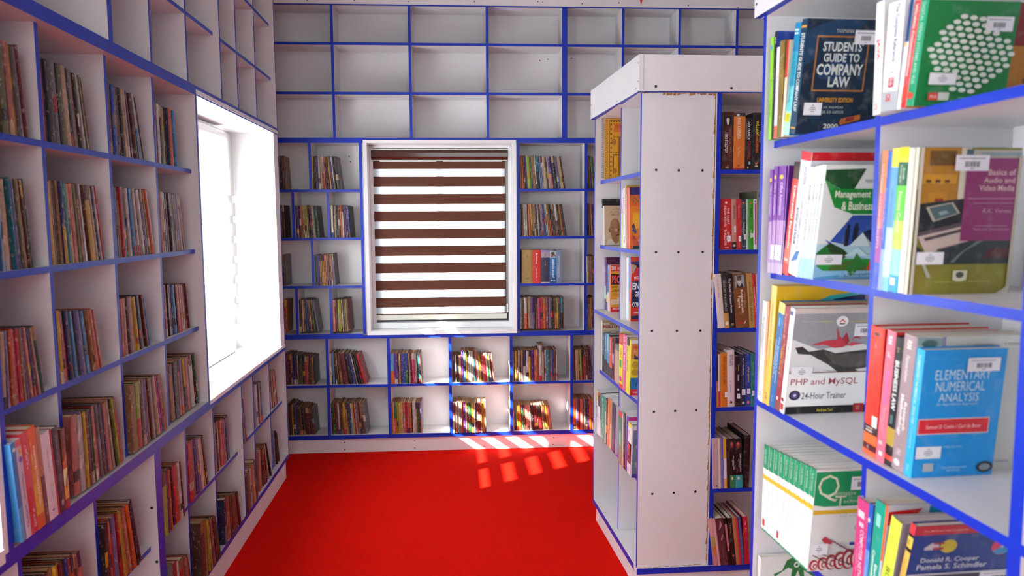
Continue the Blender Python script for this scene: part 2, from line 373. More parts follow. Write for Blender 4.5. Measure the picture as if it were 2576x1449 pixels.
obj('sash', DARKF, wn, [(A0 + 0.018, A0 + 0.05, 0.105, 0.135, Z0 + 0.03, Z1 - 0.016), (A1 - 0.05, A1 - 0.018, 0.105, 0.135, Z0 + 0.03, Z1 - 0.016), (A0 + 0.05, A1 - 0.05, 0.105, 0.135, Z0 + 0.03, Z0 + 0.055), (A0 + 0.05, A1 - 0.05, 0.105, 0.135, Z1 - 0.05, Z1 - 0.016)], 'B', wl)
obj('mullion', PVC, wn, [(-0.092, -0.052, 0.110, 0.150, Z0 + 0.055, Z1 - 0.05)], 'B', wl)
obj('pane', GLASS, wn, [(A0 + 0.05, -0.092, 0.120, 0.124, Z0 + 0.055, Z1 - 0.05)], 'B', wl); obj('pane', GLASS, wn, [(-0.052, A1 - 0.05, 0.120, 0.124, Z0 + 0.055, Z1 - 0.05)], 'B', wl)

bl = empty('zebra_blind', xf('B')(-0.07, 0.078, 0.70)); tag(bl, 'brown and white striped zebra blind in the back window', 'window blind'); ll = bl.location.copy()
obj('head_rail', CREAM, bl, [(-0.441, 0.303, 0.060, 0.10, 1.6485, 1.6545), (-0.437, 0.298, 0.062, 0.068, 1.5905, 1.5945)], 'B', ll)
b = MB(xf('B')); prof = [(0.068, 1.5945), (0.058, 1.600), (0.054, 1.612), (0.054, 1.632), (0.058, 1.643), (0.068, 1.6485), (0.099, 1.6485), (0.099, 1.5945)]
for i in range(len(prof)):
    p, q = prof[i], prof[(i + 1) % len(prof)]; b.face([(-0.440, p[0], p[1]), (0.301, p[0], p[1]), (0.301, q[0], q[1]), (-0.440, q[0], q[1])])
b.face([(-0.440, p[0], p[1]) for p in prof]); b.face([(0.301, p[0], p[1]) for p in prof][::-1])
b.build('cassette', [CASS], bl, ll)
BANDS = [(1.5885, 1.5469), (1.506, 1.4518), (1.4122, 1.3571), (1.3181, 1.2619), (1.222, 1.1671), (1.1279, 1.0727), (1.0333, 0.9779), (0.9367, 0.8827), (0.8413, 0.787)]
FX0, FX1 = -0.4325, 0.2855
for zt, zb in BANDS: obj('slat', BROWN, bl, [(FX0, FX1, 0.0765, 0.0777, zb, zt)], 'B', ll)
b = MB(xf('B')); b.face([(FX0, 0.0785, 0.745), (FX1, 0.0785, 0.745), (FX1, 0.0785, 1.5885), (FX0, 0.0785, 1.5885)]); b.build('sheer', [SHEER], bl, ll)
obj('bottom_slat', BROWN, bl, [(FX0, FX1, 0.0755, 0.0785, 0.7465, 0.7515)], 'B', ll)
obj('bottom_rail', CREAM, bl, [(FX0 - 0.002, FX1 + 0.006, 0.068, 0.088, 0.7185, 0.7465)], 'B', ll)
b = MB(xf('B'))
for k in range(150):
    z = 1.588 - k * 0.0054; b.disc((0.2925, 0.066, z), 0.0022, n=6); b.disc((0.2985, 0.068, z - 0.002), 0.0022, n=6)
b.build('bead_chain', [CREAM], bl, ll)
obj('chain_weight', CREAM, bl, [(0.2895, 0.2995, 0.060, 0.068, 0.755, 0.80)], 'B', ll)

# left window: deep white reveal, blown out by the daylight
wn = empty('window_1', xf('L')(3.08, 0.1, 0.66)); tag(wn, 'overexposed left window with deep white reveal', kind='structure'); wl = wn.location.copy()
R0, R1, RZ0, RZ1, RD = 2.5415, 3.612, 0.6595, 1.689, 0.205
obj('reveal', PVC, wn, [(R0, R0 + 0.008, 0.0005, RD, RZ0, RZ1), (R1, 3.685, 0.002, RD, RZ0, RZ1)], 'L', wl)
obj('reveal_head', PVC, wn, [(R0, 3.685, -0.002, RD, 1.6965, 1.7035), (R0, 3.685, -0.003, RD, RZ1, 1.6965)], 'L', wl)
obj('sill', PVC, wn, [(R0, 3.685, -0.003, RD, 0.6455, RZ0)], 'L', wl)
obj('window_frame', PVC, wn, [(R0, 2.60, RD, RD + 0.05, RZ0, RZ1), (3.50, R1, RD, RD + 0.05, RZ0, RZ1), (2.60, 3.50, RD, RD + 0.05, 1.635, RZ1), (2.60, 3.50, RD, RD + 0.05, RZ0, 0.70)], 'L', wl)
obj('mullion', PVC, wn, [(2.930, 3.018, RD + 0.05, RD + 0.07, 0.70, 1.635)], 'L', wl)
obj('stile', PVC, wn, [(2.60, 2.650, RD + 0.05, RD + 0.07, 0.70, 1.635), (3.47, 3.50, RD + 0.05, RD + 0.07, 0.70, 1.635)], 'L', wl)
obj('pane', GLASS, wn, [(2.650, 2.930, RD + 0.058, RD + 0.061, 0.70, 1.635)], 'L', wl); obj('pane', GLASS, wn, [(3.018, 3.47, RD + 0.058, RD + 0.061, 0.70, 1.635)], 'L', wl)
bl = empty('zebra_blind', xf('L')(3.05, 0.19, 0.72)); tag(bl, 'white zebra blind glowing in the overexposed left window', 'window blind'); ll = bl.location.copy()
b = MB(xf('L')); b.cyl((2.60, 0.172, 1.645), (3.33, 0.172, 1.645), 0.028, n=20); b.build('cassette', [PVC], bl, ll)
zc = 0.705
for k in range(11):
    g0 = 0.708 + 0.0949 * k + 0.0178   # closed band between two open gaps
    if g0 > 1.60: break
    obj('slat', WSLAT, bl, [(2.605, 3.600, 0.1895, 0.1905, g0, g0 + (0.0593 if k < 7 else 0.0955))], 'L', ll)
obj('bottom_rail', PVC, bl, [(2.605, 3.495, 0.182, 0.197, 0.664, 0.684)], 'L', ll)

# nearest left window: only its lower far corner reaches the picture
wn = empty('window_2', xf('L')(0.72, 0.1, 0.66)); tag(wn, 'nearest left window glowing white at the picture edge', kind='structure'); wl = wn.location.copy()
obj('reveal', PVC, wn, [(1.372, 1.388, 0.0, RD, 0.659, 1.684), (0.06, 0.072, 0.0, RD, 0.659, 1.684)], 'L', wl)
obj('sill', PVC, wn, [(0.072, 1.372, -0.003, RD, 0.646, 0.672)], 'L', wl); obj('reveal_head', PVC, wn, [(0.072, 1.372, -0.003, RD, 1.672, 1.697)], 'L', wl)
obj('window_frame', PVC, wn, [(0.072, 0.12, RD, RD + 0.05, 0.672, 1.672), (1.32, 1.372, RD, RD + 0.05, 0.672, 1.672), (0.12, 1.32, RD, RD + 0.05, 1.62, 1.672), (0.12, 1.32, RD, RD + 0.05, 0.672, 0.72)], 'L', wl)
obj('blind_cloth', WSLAT, wn, [(0.10, 1.35, 0.1895, 0.1905, 0.70, 1.66)], 'L', wl)
obj('pane', GLASS, wn, [(0.12, 1.32, RD + 0.02, RD + 0.024, 0.72, 1.62)], 'L', wl)

# red paper star hanging in front of the top trim, only its tip in view
bb = MB(); cx, cy, cz = 1.005, 3.93, 2.395
for k, (a, b_) in enumerate(((0, 1), (1, 2), (2, 3), (3, 4), (4, 0))):
    pa = [(math.cos(2 * math.pi * q / 5 + 0.5) * 0.028, math.sin(2 * math.pi * q / 5 + 0.5) * 0.028) for q in (a, b_)]
    bb.face([(cx, cy, cz), (cx + pa[0][0], cy + pa[0][1], cz + 0.09), (cx + pa[1][0], cy + pa[1][1], cz + 0.09)])
    bb.face([(cx, cy, cz + 0.2), (cx + pa[1][0], cy + pa[1][1], cz + 0.09), (cx + pa[0][0], cy + pa[0][1], cz + 0.09)])
orn = empty('hanging_ornament', (cx, cy, cz)); tag(orn, 'red and white paper ornament tip hanging at the top of the back wall', 'ornament')
bb.build('paper_point', [mat('red_paper', H('d0101a'), 0.5)], orn, (cx, cy, cz))
bb = MB(); bb.box(cx + 0.002, cx + 0.006, cy - 0.034, cy - 0.030, cz + 0.008, cz + 0.10); bb.build('white_strip', [PVC], orn, (cx, cy, cz))
bb = MB(); bb.cyl((cx, cy, cz + 0.2), (cx, cy, 2.72), 0.0008, n=5); bb.build('string', [PVC], orn, (cx, cy, cz))

# ---------------------------------------------------------------- shelf rows (metres along each bookcase face)
TABLE = dict(rows=[
 ('L', 0.026, 1.4417, 'fourth bay from left window, top shelf', 1.4848, 1.5947, 0.1764, 0.1806, -0.014, 0.107, 'w2r4j6h4y5a2m2'),
 ('L', 0.026, 1.4417, 'third bay from left window, top shelf', 1.6532, 1.8654, 0.1817, 0.1693, 0.011, 0.181, 'o2r2v3f6a4k2j5c5k2a2t3u1f2l.h2w1k4y1n3'),
 ('L', 0.026, 1.4417, 'second bay from left window, top shelf', 1.9563, 2.1785, 0.1808, 0.176, 0.005, 0.255, 'm6b5a2t2n3k3c2w1m2u2k2n3k1w.s4h1c2f1'),
 ('L', 0.026, 1.4417, 'bay beside left window, top shelf', 2.2519, 2.4474, 0.1765, 0.1726, -0.002, 0.085, 'h3p1w3k3g3y3k3v1o4k1w2s3c1k2'),
 ('L', 0.026, 1.1777, 'fourth bay from left window, second shelf', 1.4544, 1.5824, 0.1803, 0.1797, -0.015, 0.111, 'k2v4a3s2w3c6m3h2e3p2u2f3j3t5n3d3'),
 ('L', 0.026, 1.1777, 'third bay from left window, second shelf', 1.6607, 1.8924, 0.1838, 0.1812, 0.03, 0.158, 'y4t3n4t3v.y4h1e4c3h4k2j3t2k3w2h3n1y7c2t2v3w2r1'),
 ('L', 0.026, 1.1777, 'second bay from left window, second shelf', 1.9573, 2.2101, 0.1847, 0.1854, 0.02, 0.205, 'v4w2u3c2r4e2t3w4v2s4n4w3k1h3w3p2a3r1t4o3w2'),
 ('L', 0.026, 1.1777, 'bay beside left window, second shelf', 2.2573, 2.4604, 0.1807, 0.1784, 0.013, 0.186, 'k2h3w3k1w3a2o2k2w2v6c2u5w2k1t4'),
 ('L', 0.013, 0.9185, 'fourth bay from left window, third shelf', 1.4139, 1.574, 0.1509, 0.1432, -0.076, 0.167, 'e2y2c5u3h3o5i4r4t3n2u3h3v3m4c3d4'),
 ('L', 0.016, 0.9185, 'third bay from left window, third shelf', 1.65, 1.8336, 0.1632, 0.1461, 0.028, 0.195, 'y3h2a1r3v4y2s2d5u3c3s3n4t2o5u2h2'),
 ('L', 0.027, 0.9185, 'second bay from left window, third shelf', 1.9688, 2.1491, 0.1548, 0.1493, 0.01, 0.195, 'h2v2h5n4h5k1w1y4d3u3t4n1r3s1'),
 ('L', 0.032, 0.9185, 'bay beside left window, third shelf', 2.2775, 2.4868, 0.1623, 0.1509, 0.038, 0.154, 'r4w3k1w2u2v2s3w2k1h4r1h3k2w2r4n3m1'),
 ('L', 0.003, 0.6655, 'third bay from left window, blue beam shelf', 1.6455, 1.8907, 0.1798, 0.1744, 0, 0.173, 'h8w5u2y2m4k4g1h3r3a2k6p1h4v2c3k1t3l2r4h1'),
 ('L', 0.006, 0.6655, 'second bay from left window, blue beam shelf', 1.9505, 2.1796, 0.1838, 0.1708, 0, 0.195, 't7l.r6m2a4u2n2r3n2w1n4c3w2i2b2h2t2'),
 ('L', 0.017, 0.6655, 'bay beside left window, blue beam shelf', 2.2533, 2.49, 0.1778, 0.1719, 0.055, 0.126, 't5k6h2u3k2y.v3h4m1w5h2k1g2'),
 ('L', 0.004, 0.363, 'low bay at left edge, under thick beam', 1.4635, 1.6813, 0.2009, 0.1796, 0, 0.18, 'c3t3n3k3t4y3o2m3k3b2o2m3k2h3'),
 ('L', 0.007, 0.363, 'low bay before screw-holed panel, under thick beam', 1.7705, 1.9783, 0.1832, 0.1877, 0, 0.231, 'k4n2h2r3u4h3r2y3n2y3h2m3o4k1w3v4'),
 ('L', 0.001, 0.363, 'first low bay past screw-holed panel, upper row', 2.1125, 2.277, 0.1899, 0.1802, 0, 0.099, 'l6p2w1o2n4v1r5o3w3k2'),
 ('L', -0.012, 0.09899999999999999, 'first low bay past screw-holed panel, lower row', 2.1125, 2.2875, 0.1805, 0.1524, 0, 0.274, 'a3r3w2r5t2h2m2'),
 ('L', 0.019, 0.363, 'second low bay past screw-holed panel, upper row', 2.3726, 2.5628, 0.2011, 0.1829, 0.026, 0.225, 'r8j4p2u3w5y3k4'),
 ('L', -0.012, 0.09899999999999999, 'second low bay past screw-holed panel, lower row', 2.3675, 2.574, 0.1993, 0.1619, 0, 0.291, 'n8t3k2y1v1c2n3t4k3n4g1a3'),
 ('L', 0.023, 0.363, 'third low bay past screw-holed panel, upper row', 2.6498, 2.8318, 0.186, 0.1689, 0.045, 0.059, 't4k1w1h2r3h2r3u2k2v3p3'),
 ('L', -0.005, 0.09899999999999999, 'third low bay past screw-holed panel, lower row', 2.6415, 2.8398, 0.1689, 0.1429, 0, 0.258, 'v.a5o3h1n3t2n3t3n2t3m1n3'),
 ('L', 0.007, 0.3745, 'third low left bay from corner, upper row', 2.9437, 3.0181, 0.1857, 0.1837, 0.114, 0.204, 'y2n2c1y2p2m1u2'),
 ('L', -0.004, 0.09899999999999999, 'third low left bay from corner, lower row', 2.9268, 3.1047, 0.1591, 0.174, 0.025, 0.2, 'n3t3n2w1h3c2n4'),
 ('L', 0.021, 0.3745, 'second low left bay from corner, upper row', 3.1829, 3.3148, 0.1912, 0.1822, 0.065, 0.065, 'u2h1w2a3v1c2k2s1'),
 ('L', 0.007, 0.09899999999999999, 'second low left bay from corner, lower row', 3.1705, 3.3772, 0.1813, 0.1888, 0, 0.432, 'h4t3n2r2k1y2c2t2k2'),
 ('L', 0.027, 0.3745, 'low left bay at corner, upper row', 3.4823, 3.6163, 0.1869, 0.1794, 0.129, 0.189, 'n2c2t2k1w1r2m1'),
 ('L', 0.017, 0.09899999999999999, 'low left bay at corner, lower row', 3.4515, 3.6072, 0.1824, 0.1494, 0, 0.278, 's3u3k1o2n1o2'),
 ('B', 0.012, 1.435, 'top row beside left corner, left of back window', -0.9211, -0.8878, 0.1782, 0.1782, -0.018, 0.039, 'k3n2k2t2m2'),
 ('B', 0.012, 1.435, 'top row, left of back window', -0.7505, -0.6005, 0.1782, 0.1781, -0.019, 0.11, 'y3k3n2b2w4c3w.r2h2m3n3y3p3w2d2k6'),
 ('B', 0.012, 1.1772, 'second row beside left corner, left of back window', -0.923, -0.8987, 0.1743, 0.1743, -0.012, 0.026, 'f4n3'),
 ('B', 0.012, 1.1772, 'second row middle bay, left of back window', -0.8399, -0.7157, 0.174, 0.1735, 0.013, 0.075, 'k1p4n3o2t2c2l2y3n2k4h2w2g2d5'),
 ('B', 0.012, 1.1772, 'second row, left of back window', -0.6588, -0.5462, 0.1732, 0.1727, 0.002, 0.067, 'k1w4k1c3d3w1n3o3w3n1p3m2b4k1'),
 ('B', 0.026, 0.9189999999999999, 'third row beside left corner, left of back window', -0.9267, -0.9049, 0.1697, 0.1702, -0.007, 0.013, 'c2d2k1h2m3'),
 ('B', 0.009, 0.9189999999999999, 'third row, left of back window', -0.7474, -0.6385, 0.1649, 0.1741, 0.004, 0.062, 'e2t3b5h3k1c2y4o3w2t3h2n1t3w2h2u3'),
 ('B', -0.011, 0.6681999999999999, 'fourth row beside left corner, left of back window', -0.9185, -0.8986, 0.1814, 0.1811, -0.013, -0.012, 'o7'),
 ('B', 0.012, 0.6681999999999999, 'fourth row middle bay, left of back window', -0.8408, -0.7355, 0.1757, 0.1748, -0.009, 0.141, 'k6c4y2b6a2h3g2l2k2u4'),
 ('B', -0.012, 0.6681999999999999, 'fourth row, left of back window', -0.6556, -0.5624, 0.1761, 0.1794, 0.006, 0.062, 'h5k1m3l5y2n1w2k2t2l2w1m4'),
 ('B', 0.012, 1.435, 'top row, right of back window', 0.3669, 0.6151, 0.1794, 0.1772, 0.037, 0.159, 't3o3f3p2w1l6g2h2t3w2e.k5s2u3w2c5k2w2p.h5p2d4m1u3s2y2c2m3'),
 ('B', 0.012, 1.435, 'top row behind the white island, right of back window', 0.7356, 0.7929, 0.1797, 0.1776, 0.029, 0.125, 'y2n2c1k2w1g3d2t3'),
 ('B', 0.012, 1.1772, 'second row, right of back window', 0.3657, 0.6218, 0.1767, 0.1757, 0.014, 0.16, 'd3t2w5c2k2o4y2c3t4k2w2d3h2u2b2t2s2c2y3k.r3n3k2n2w.n4k2t2y2r1v2k2'),
 ('B', 0.012, 1.1772, 'second row behind the white island, right of back window', 0.7367, 0.7775, 0.1773, 0.1771, 0.023, 0.055, 'n4t4h2v3p3'),
 ('B', -0.01, 0.9189999999999999, 'third row behind the white island, right of back window', 0.7299, 0.7716, 0.1513, 0.1509, 0.013, 0.005, 'c5n2t3k2n3'),
 ('B', -0.012, 0.6681999999999999, 'fourth row, right of back window', 0.3625, 0.6053, 0.1766, 0.1736, 0.007, 0.023, 'j5m2w.o5k1c6p.u5v3t2n2i5r5o5h3p2u3k5k1t1n.o4l2n3v2e.k4t2'),
 ('B', -0.003, 0.6681999999999999, 'fourth row behind the white island, right of back window', 0.732, 0.7721, 0.1622, 0.1795, 0.004, 0.037, 'b2t5t3n2v1'),
 ('B', 0.033, 0.372, 'upper row below back window, first bay', -0.9258, -0.7675, 0.1731, 0.1492, 0.001, 0.009, 'm5n3h2p2v5k2w1n5g2k4r3h2m3n3t4k2'),
 ('B', 0.01, 0.372, 'upper row below back window, second bay', -0.6866, -0.4838, 0.1768, 0.1719, 0.005, 0.267, 'w4s4n3t2n.t5m8k6b4c2k4k3r5'),
 ('B', 0.025, 0.09169999999999999, 'bottom row below back window, first bay', -0.9172, -0.7744, 0.1737, 0.1462, 0.013, 0.08, 'k3n2y2k3b2k2g1n5k4k2m5n3n4'),
 ('B', 0.015, 0.09169999999999999, 'bottom row below back window, second bay', -0.6792, -0.4871, 0.1756, 0.1759, 0.034, 0.113, 'k2g3m4w3n3t2y4c2n3b.s3w2y2r2w1u2h2k2t.n4a4'),
 ('B', 0.0, 0.372, 'upper row below back window, third bay', -0.3531, -0.1832, 0.1708, 0.1702, 0.003, 0.052, 's.o6p5t2c2r1b6b.g4k1c2m3i4c2w1k2e2h2'),
 ('B', 0.01, 0.372, 'upper row below back window, fourth bay', -0.0185, 0.2194, 0.153, 0.1491, 0.001, 0.101, 't2k1b2c2d3h4P3S3Y2W3W3W3E2H3w2y3n2r6w2g2c2m2h2'),
 ('B', 0.006, 0.09169999999999999, 'bottom row below back window, third bay', -0.3515, -0.1883, 0.1746, 0.1712, 0.014, 0.017, 'o2c2g.o4l2t1y3c4h3r4h4o2k2w5c2g3n2u.o2'),
 ('B', -0.011, 0.09169999999999999, 'bottom row below back window, fourth bay', -0.0156, 0.1691, 0.1737, 0.1698, -0.002, 0.014, 'm.w3k1c3w3a2t2r2p3w2m2g5y4w2k2m6t2y4c2'),
 ('B', 0.004, 0.372, 'upper row below back window, fifth bay', 0.3178, 0.5682, 0.1751, 0.1753, 0.007, 0.012, 'w2d2y3n2w2t3a3v.w5w4y3p5n1o3h2t2W5W3k1w2e7a3b2n4w2'),
 ('B', 0.007, 0.372, 'upper row below back window, sixth bay', 0.6582, 0.773, 0.1733, 0.1783, 0.02, 0.075, 'n4c3c2n2l3k2r3n3m4v3u2'),
 ('B', 0.014, 0.09169999999999999, 'bottom row below back window, fifth bay', 0.3189, 0.5423, 0.1454, 0.1409, 0.024, 0.134, 'w2s2l3o4g3n2h5w2k3m4n2k.r4t3n3y2h4'),
 ('B', -0.005, 0.09169999999999999, 'bottom row below back window, sixth bay', 0.6549, 0.7703, 0.1769, 0.1745, 0.002, 0.018, 'o4u3m2h4n1w2d3p2o3y2'),
], det=[
 ('notebook', 'I', 0.03, 1.426, -2.962, -2.95, 0.2451, 0.0),
 ('i2a1', 'I', 0.024, 1.1634, -2.982, -2.9625, 0.1775, 0.072),
 ('i2a2', 'I', 0.024, 1.1634, -2.9625, -2.9458, 0.1868, 0.072),
 ('portrait', 'I', 0.024, 1.1634, -2.9458, -2.9247, 0.1586, 0.068),
 ('i2b1', 'I', 0.024, 1.1634, -2.672, -2.6593, 0.2093, 0.063),
 ('i2b2', 'I', 0.024, 1.1634, -2.6593, -2.6439, 0.213, 0.063),
 ('classroom', 'I', 0.024, 1.1634, -2.6439, -2.6202, 0.2174, 0.063),
 ('i2b4', 'I', 0.024, 1.1634, -2.6202, -2.6061, 0.2266, 0.063),
 ('i2b5', 'I', 0.024, 1.1634, -2.6061, -2.5786, 0.2171, 0.063),
 ('rooster', 'I', 0.024, 1.1634, -2.5786, -2.5632, 0.2166, 0.063),
 ('i3a1', 'I', 0.04, 0.8974, -2.982, -2.9523, 0.2128, 0.1),
 ('i3a2', 'I', 0.04, 0.8974, -2.9523, -2.9329, 0.2159, 0.1),
 ('i3a3', 'I', 0.04, 0.8974, -2.9329, -2.9186, 0.1895, 0.043),
 ('i3a4', 'I', 0.04, 0.8974, -2.9186, -2.8997, 0.1862, 0.039),
 ('psc', 'I', 0.04, 0.8974, -2.8997, -2.8858, 0.1904, -0.009),
 ('i3b1', 'I', 0.043, 0.8974, -2.672, -2.651, 0.2304, 0.011),
 ('i3b2', 'I', 0.043, 0.8974, -2.651, -2.6346, 0.2329, 0.011),
 ('i3b3', 'I', 0.043, 0.8974, -2.6346, -2.6231, 0.2342, -0.026),
 ('grammar', 'I', 0.043, 0.8974, -2.6231, -2.6117, 0.21, -0.031),
 ('pearls', 'I', 0.025, 0.6446, -2.982, -2.9594, 0.2089, 0.006),
 ('i4a1', 'I', 0.025, 0.6446, -2.9594, -2.9208, 0.1578, -0.014),
 ('i4a2', 'I', 0.025, 0.6446, -2.9208, -2.8808, 0.1659, -0.014),
 ('i4a3', 'I', 0.025, 0.6446, -2.8808, -2.8471, 0.1669, -0.014),
 ('i4a4', 'I', 0.025, 0.6446, -2.8471, -2.8021, 0.1615, -0.014),
 ('i4a5', 'I', 0.025, 0.6446, -2.8021, -2.773, 0.1611, -0.014),
 ('i4a6', 'I', 0.025, 0.6446, -2.773, -2.7554, 0.1686, -0.014),
 ('i4a7', 'I', 0.025, 0.6446, -2.7554, -2.6966, 0.1484, -0.014),
 ('i4b1', 'I', 0.016, 0.6446, -2.6663, -2.617, 0.2046, -0.009),
 ('ldclerk', 'I', 0.016, 0.6446, -2.617, -2.5746, 0.2077, -0.032),
 ('assistant', 'I', 0.016, 0.6446, -2.5746, -2.5435, 0.205, -0.082),
 ('spoken', 'I', 0.016, 0.6446, -2.5435, -2.5231, 0.2028, -0.082),
 ('i5a1', 'I', 0.009, 0.3759, -2.982, -2.9619, 0.1859, 0.004),
 ('i5a2', 'I', 0.009, 0.3759, -2.9619, -2.9253, 0.1795, -0.006),
 ('i5a3', 'I', 0.009, 0.3759, -2.9253, -2.9007, 0.1819, -0.006),
 ('ai', 'I', 0.009, 0.3759, -2.9007, -2.845, 0.1822, -0.006),
 ('i5a5', 'I', 0.009, 0.3759, -2.845, -2.8296, 0.1829, -0.006),
 ('i5a6', 'I', 0.009, 0.3759, -2.8296, -2.8117, 0.1858, -0.022),
 ('softeng', 'I', 0.009, 0.3759, -2.8117, -2.7722, 0.1935, -0.073),
 ('i5a8', 'I', 0.009, 0.3759, -2.7722, -2.7457, 0.1999, -0.073),
 ('i5a9', 'I', 0.009, 0.3759, -2.7457, -2.688, 0.1904, -0.073),
 ('compiler', 'I', 0.0, 0.3759, -2.6055, -2.5594, 0.195, 0.003),
 ('i5b2', 'I', 0.0, 0.3759, -2.5594, -2.5434, 0.1941, 0.003),
 ('datastruct', 'I', 0.0, 0.3759, -2.5434, -2.5121, 0.2038, 0.003),
 ('i5b4', 'I', 0.0, 0.3759, -2.5121, -2.494, 0.2013, -0.057),
 ('java2', 'I', 0.0, 0.3759, -2.494, -2.4514, 0.1861, -0.085),
 ('i5b6', 'I', 0.0, 0.3759, -2.4514, -2.434, 0.1893, -0.1),
 ('warpeace', 'F', 0.015, 1.4288, 0.8801, 0.9198, 0.187, 0.006),
 ('anna', 'F', 0.015, 1.4288, 0.9198, 0.9587, 0.184, 0.005),
 ('crossfire', 'F', 0.015, 1.4288, 0.9587, 0.9843, 0.1682, 0.005),
 ('shakespeare', 'F', 0.015, 1.4288, 0.9843, 1.0173, 0.185, 0.005),
 ('f1a', 'F', 0.015, 1.1665, 0.8797, 0.8845, 0.1686, 0.031),
 ('greatindian', 'F', 0.015, 1.1665, 0.8845, 0.9217, 0.1685, 0.031),
 ('persuasion', 'F', 0.015, 1.1665, 0.9217, 0.9373, 0.1684, 0.031),
 ('f1d', 'F', 0.015, 1.1665, 0.9373, 0.955, 0.1684, 0.031),
 ('custody', 'F', 0.015, 1.1665, 0.955, 0.9706, 0.1677, 0.031),
 ('f1f', 'F', 0.015, 1.1665, 0.9706, 0.9781, 0.167, 0.031),
 ('f1g', 'F', 0.015, 1.1665, 0.9781, 0.9958, 0.1669, 0.031),
 ('f1h', 'F', 0.015, 1.1665, 0.9958, 1.0074, 0.1669, 0.031),
 ('history', 'F', 0.015, 1.1665, 1.0074, 1.0245, 0.1929, 0.031),
 ('f2a', 'F', -0.002, 0.9054, 0.8729, 0.8974, 0.1821, 0.1),
 ('phonetics', 'F', -0.002, 0.9054, 0.8974, 0.9137, 0.1813, 0.1),
 ('poems', 'F', -0.002, 0.9054, 0.9137, 0.9348, 0.1811, 0.1),
 ('tagore', 'F', -0.002, 0.9054, 0.9348, 0.9818, 0.1811, 0.089),
 ('paradise', 'F', -0.002, 0.9054, 0.9818, 1.001, 0.1829, 0.089),
 ('popular', 'F', -0.002, 0.9054, 1.001, 1.0106, 0.1802, 0.087),
 ('f2g', 'F', -0.002, 0.9054, 1.0106, 1.0174, 0.18, 0.072),
 ('f3a', 'F', 0.002, 0.6375, 0.8691, 0.8759, 0.1733, 0.027),
 ('f3b', 'F', 0.002, 0.6375, 0.8759, 0.8814, 0.1759, 0.027),
 ('f3c', 'F', 0.002, 0.6375, 0.8814, 0.8897, 0.1798, 0.027),
 ('f3d', 'F', 0.002, 0.6375, 0.8897, 0.9131, 0.1839, 0.027),
 ('hindi', 'F', 0.002, 0.6375, 0.9131, 0.9379, 0.1937, 0.027),
 ('f3f', 'F', 0.002, 0.6375, 0.9379, 0.9406, 0.1721, 0.027),
 ('theory', 'F', 0.002, 0.6375, 0.9406, 0.9599, 0.1717, 0.027),
 ('handbook', 'F', 0.002, 0.6375, 0.9599, 0.9758, 0.1795, 0.027),
 ('f3i', 'F', 0.002, 0.6375, 0.9758, 0.9945, 0.1798, 0.027),
 ('f3j', 'F', 0.002, 0.6375, 0.9945, 1.0083, 0.1801, 0.027),
 ('f3k', 'F', 0.002, 0.6375, 1.0083, 1.0139, 0.18, 0.027),
 ('f4a', 'F', -0.002, 0.3555, 0.8666, 0.888, 0.1759, 0.044),
 ('f4b', 'F', -0.002, 0.3555, 0.888, 0.8964, 0.1757, 0.044),
 ('f4c', 'F', -0.002, 0.3555, 0.8964, 0.9068, 0.174, 0.044),
 ('f4d', 'F', -0.002, 0.3555, 0.9068, 0.9172, 0.1737, 0.044),
 ('f4e', 'F', -0.002, 0.3555, 0.9172, 0.9276, 0.1734, 0.044),
 ('f4f', 'F', -0.002, 0.3555, 0.9276, 0.9471, 0.1728, 0.044),
 ('f4g', 'F', -0.002, 0.3555, 0.9471, 0.9715, 0.1721, 0.044),
 ('f4h', 'F', -0.002, 0.3555, 0.9715, 0.9931, 0.1835, -0.012),
 ('f5a', 'F', -0.012, 0.088, 0.8741, 0.8887, 0.1678, 0.143),
 ('f5b', 'F', -0.012, 0.088, 0.8887, 0.8971, 0.1674, 0.143),
 ('f5c', 'F', -0.012, 0.088, 0.8971, 0.9244, 0.1679, 0.143),
 ('f5d', 'F', -0.012, 0.088, 0.9244, 0.9356, 0.1673, 0.137),
 ('f5e', 'F', -0.012, 0.088, 0.9356, 0.9524, 0.168, 0.121),
 ('f5f', 'F', -0.012, 0.088, 0.9524, 0.965, 0.1675, 0.121),
 ('f5g', 'F', -0.012, 0.088, 0.965, 0.972, 0.1672, 0.121),
 ('f5h', 'F', -0.012, 0.088, 0.972, 0.9818, 0.1682, 0.113),
 ('f5i', 'F', -0.012, 0.088, 0.9818, 0.9987, 0.1701, 0.073),
 ('hardtan', 'B', 0.012, 0.919, 0.3713, 0.4297, 0.1833, -0.003),
 ('hardred', 'B', 0.012, 0.919, 0.4297, 0.4781, 0.1829, -0.002),
 ('hardnavy', 'B', 0.012, 0.919, 0.4781, 0.5266, 0.1825, -0.001),
 ('hardblue', 'B', 0.012, 0.919, 0.5266, 0.5647, 0.1778, 0.0),
 ('hardgrey', 'B', 0.012, 0.919, 0.5647, 0.5945, 0.1819, 0.001),
 ('n4a', 'L', -0.012, 0.6655, 1.4125, 1.4282, 0.1963, 0.088),
 ('n4b', 'L', -0.012, 0.6655, 1.4282, 1.4455, 0.1984, 0.088),
 ('n4c', 'L', -0.012, 0.6655, 1.4455, 1.4692, 0.2063, 0.088),
 ('n4d', 'L', -0.012, 0.6655, 1.4692, 1.4955, 0.2094, 0.088),
 ('n4e', 'L', -0.012, 0.6655, 1.4955, 1.5106, 0.2029, 0.088),
 ('n4f', 'L', -0.012, 0.6655, 1.5106, 1.5439, 0.1845, 0.088),
 ('n4g', 'L', -0.012, 0.6655, 1.5439, 1.5491, 0.1865, 0.088),
 ('n4h', 'L', -0.012, 0.6655, 1.5491, 1.574, 0.1844, 0.077),
 ('n4i', 'L', -0.012, 0.6655, 1.574, 1.5906, 0.174, 0.035),
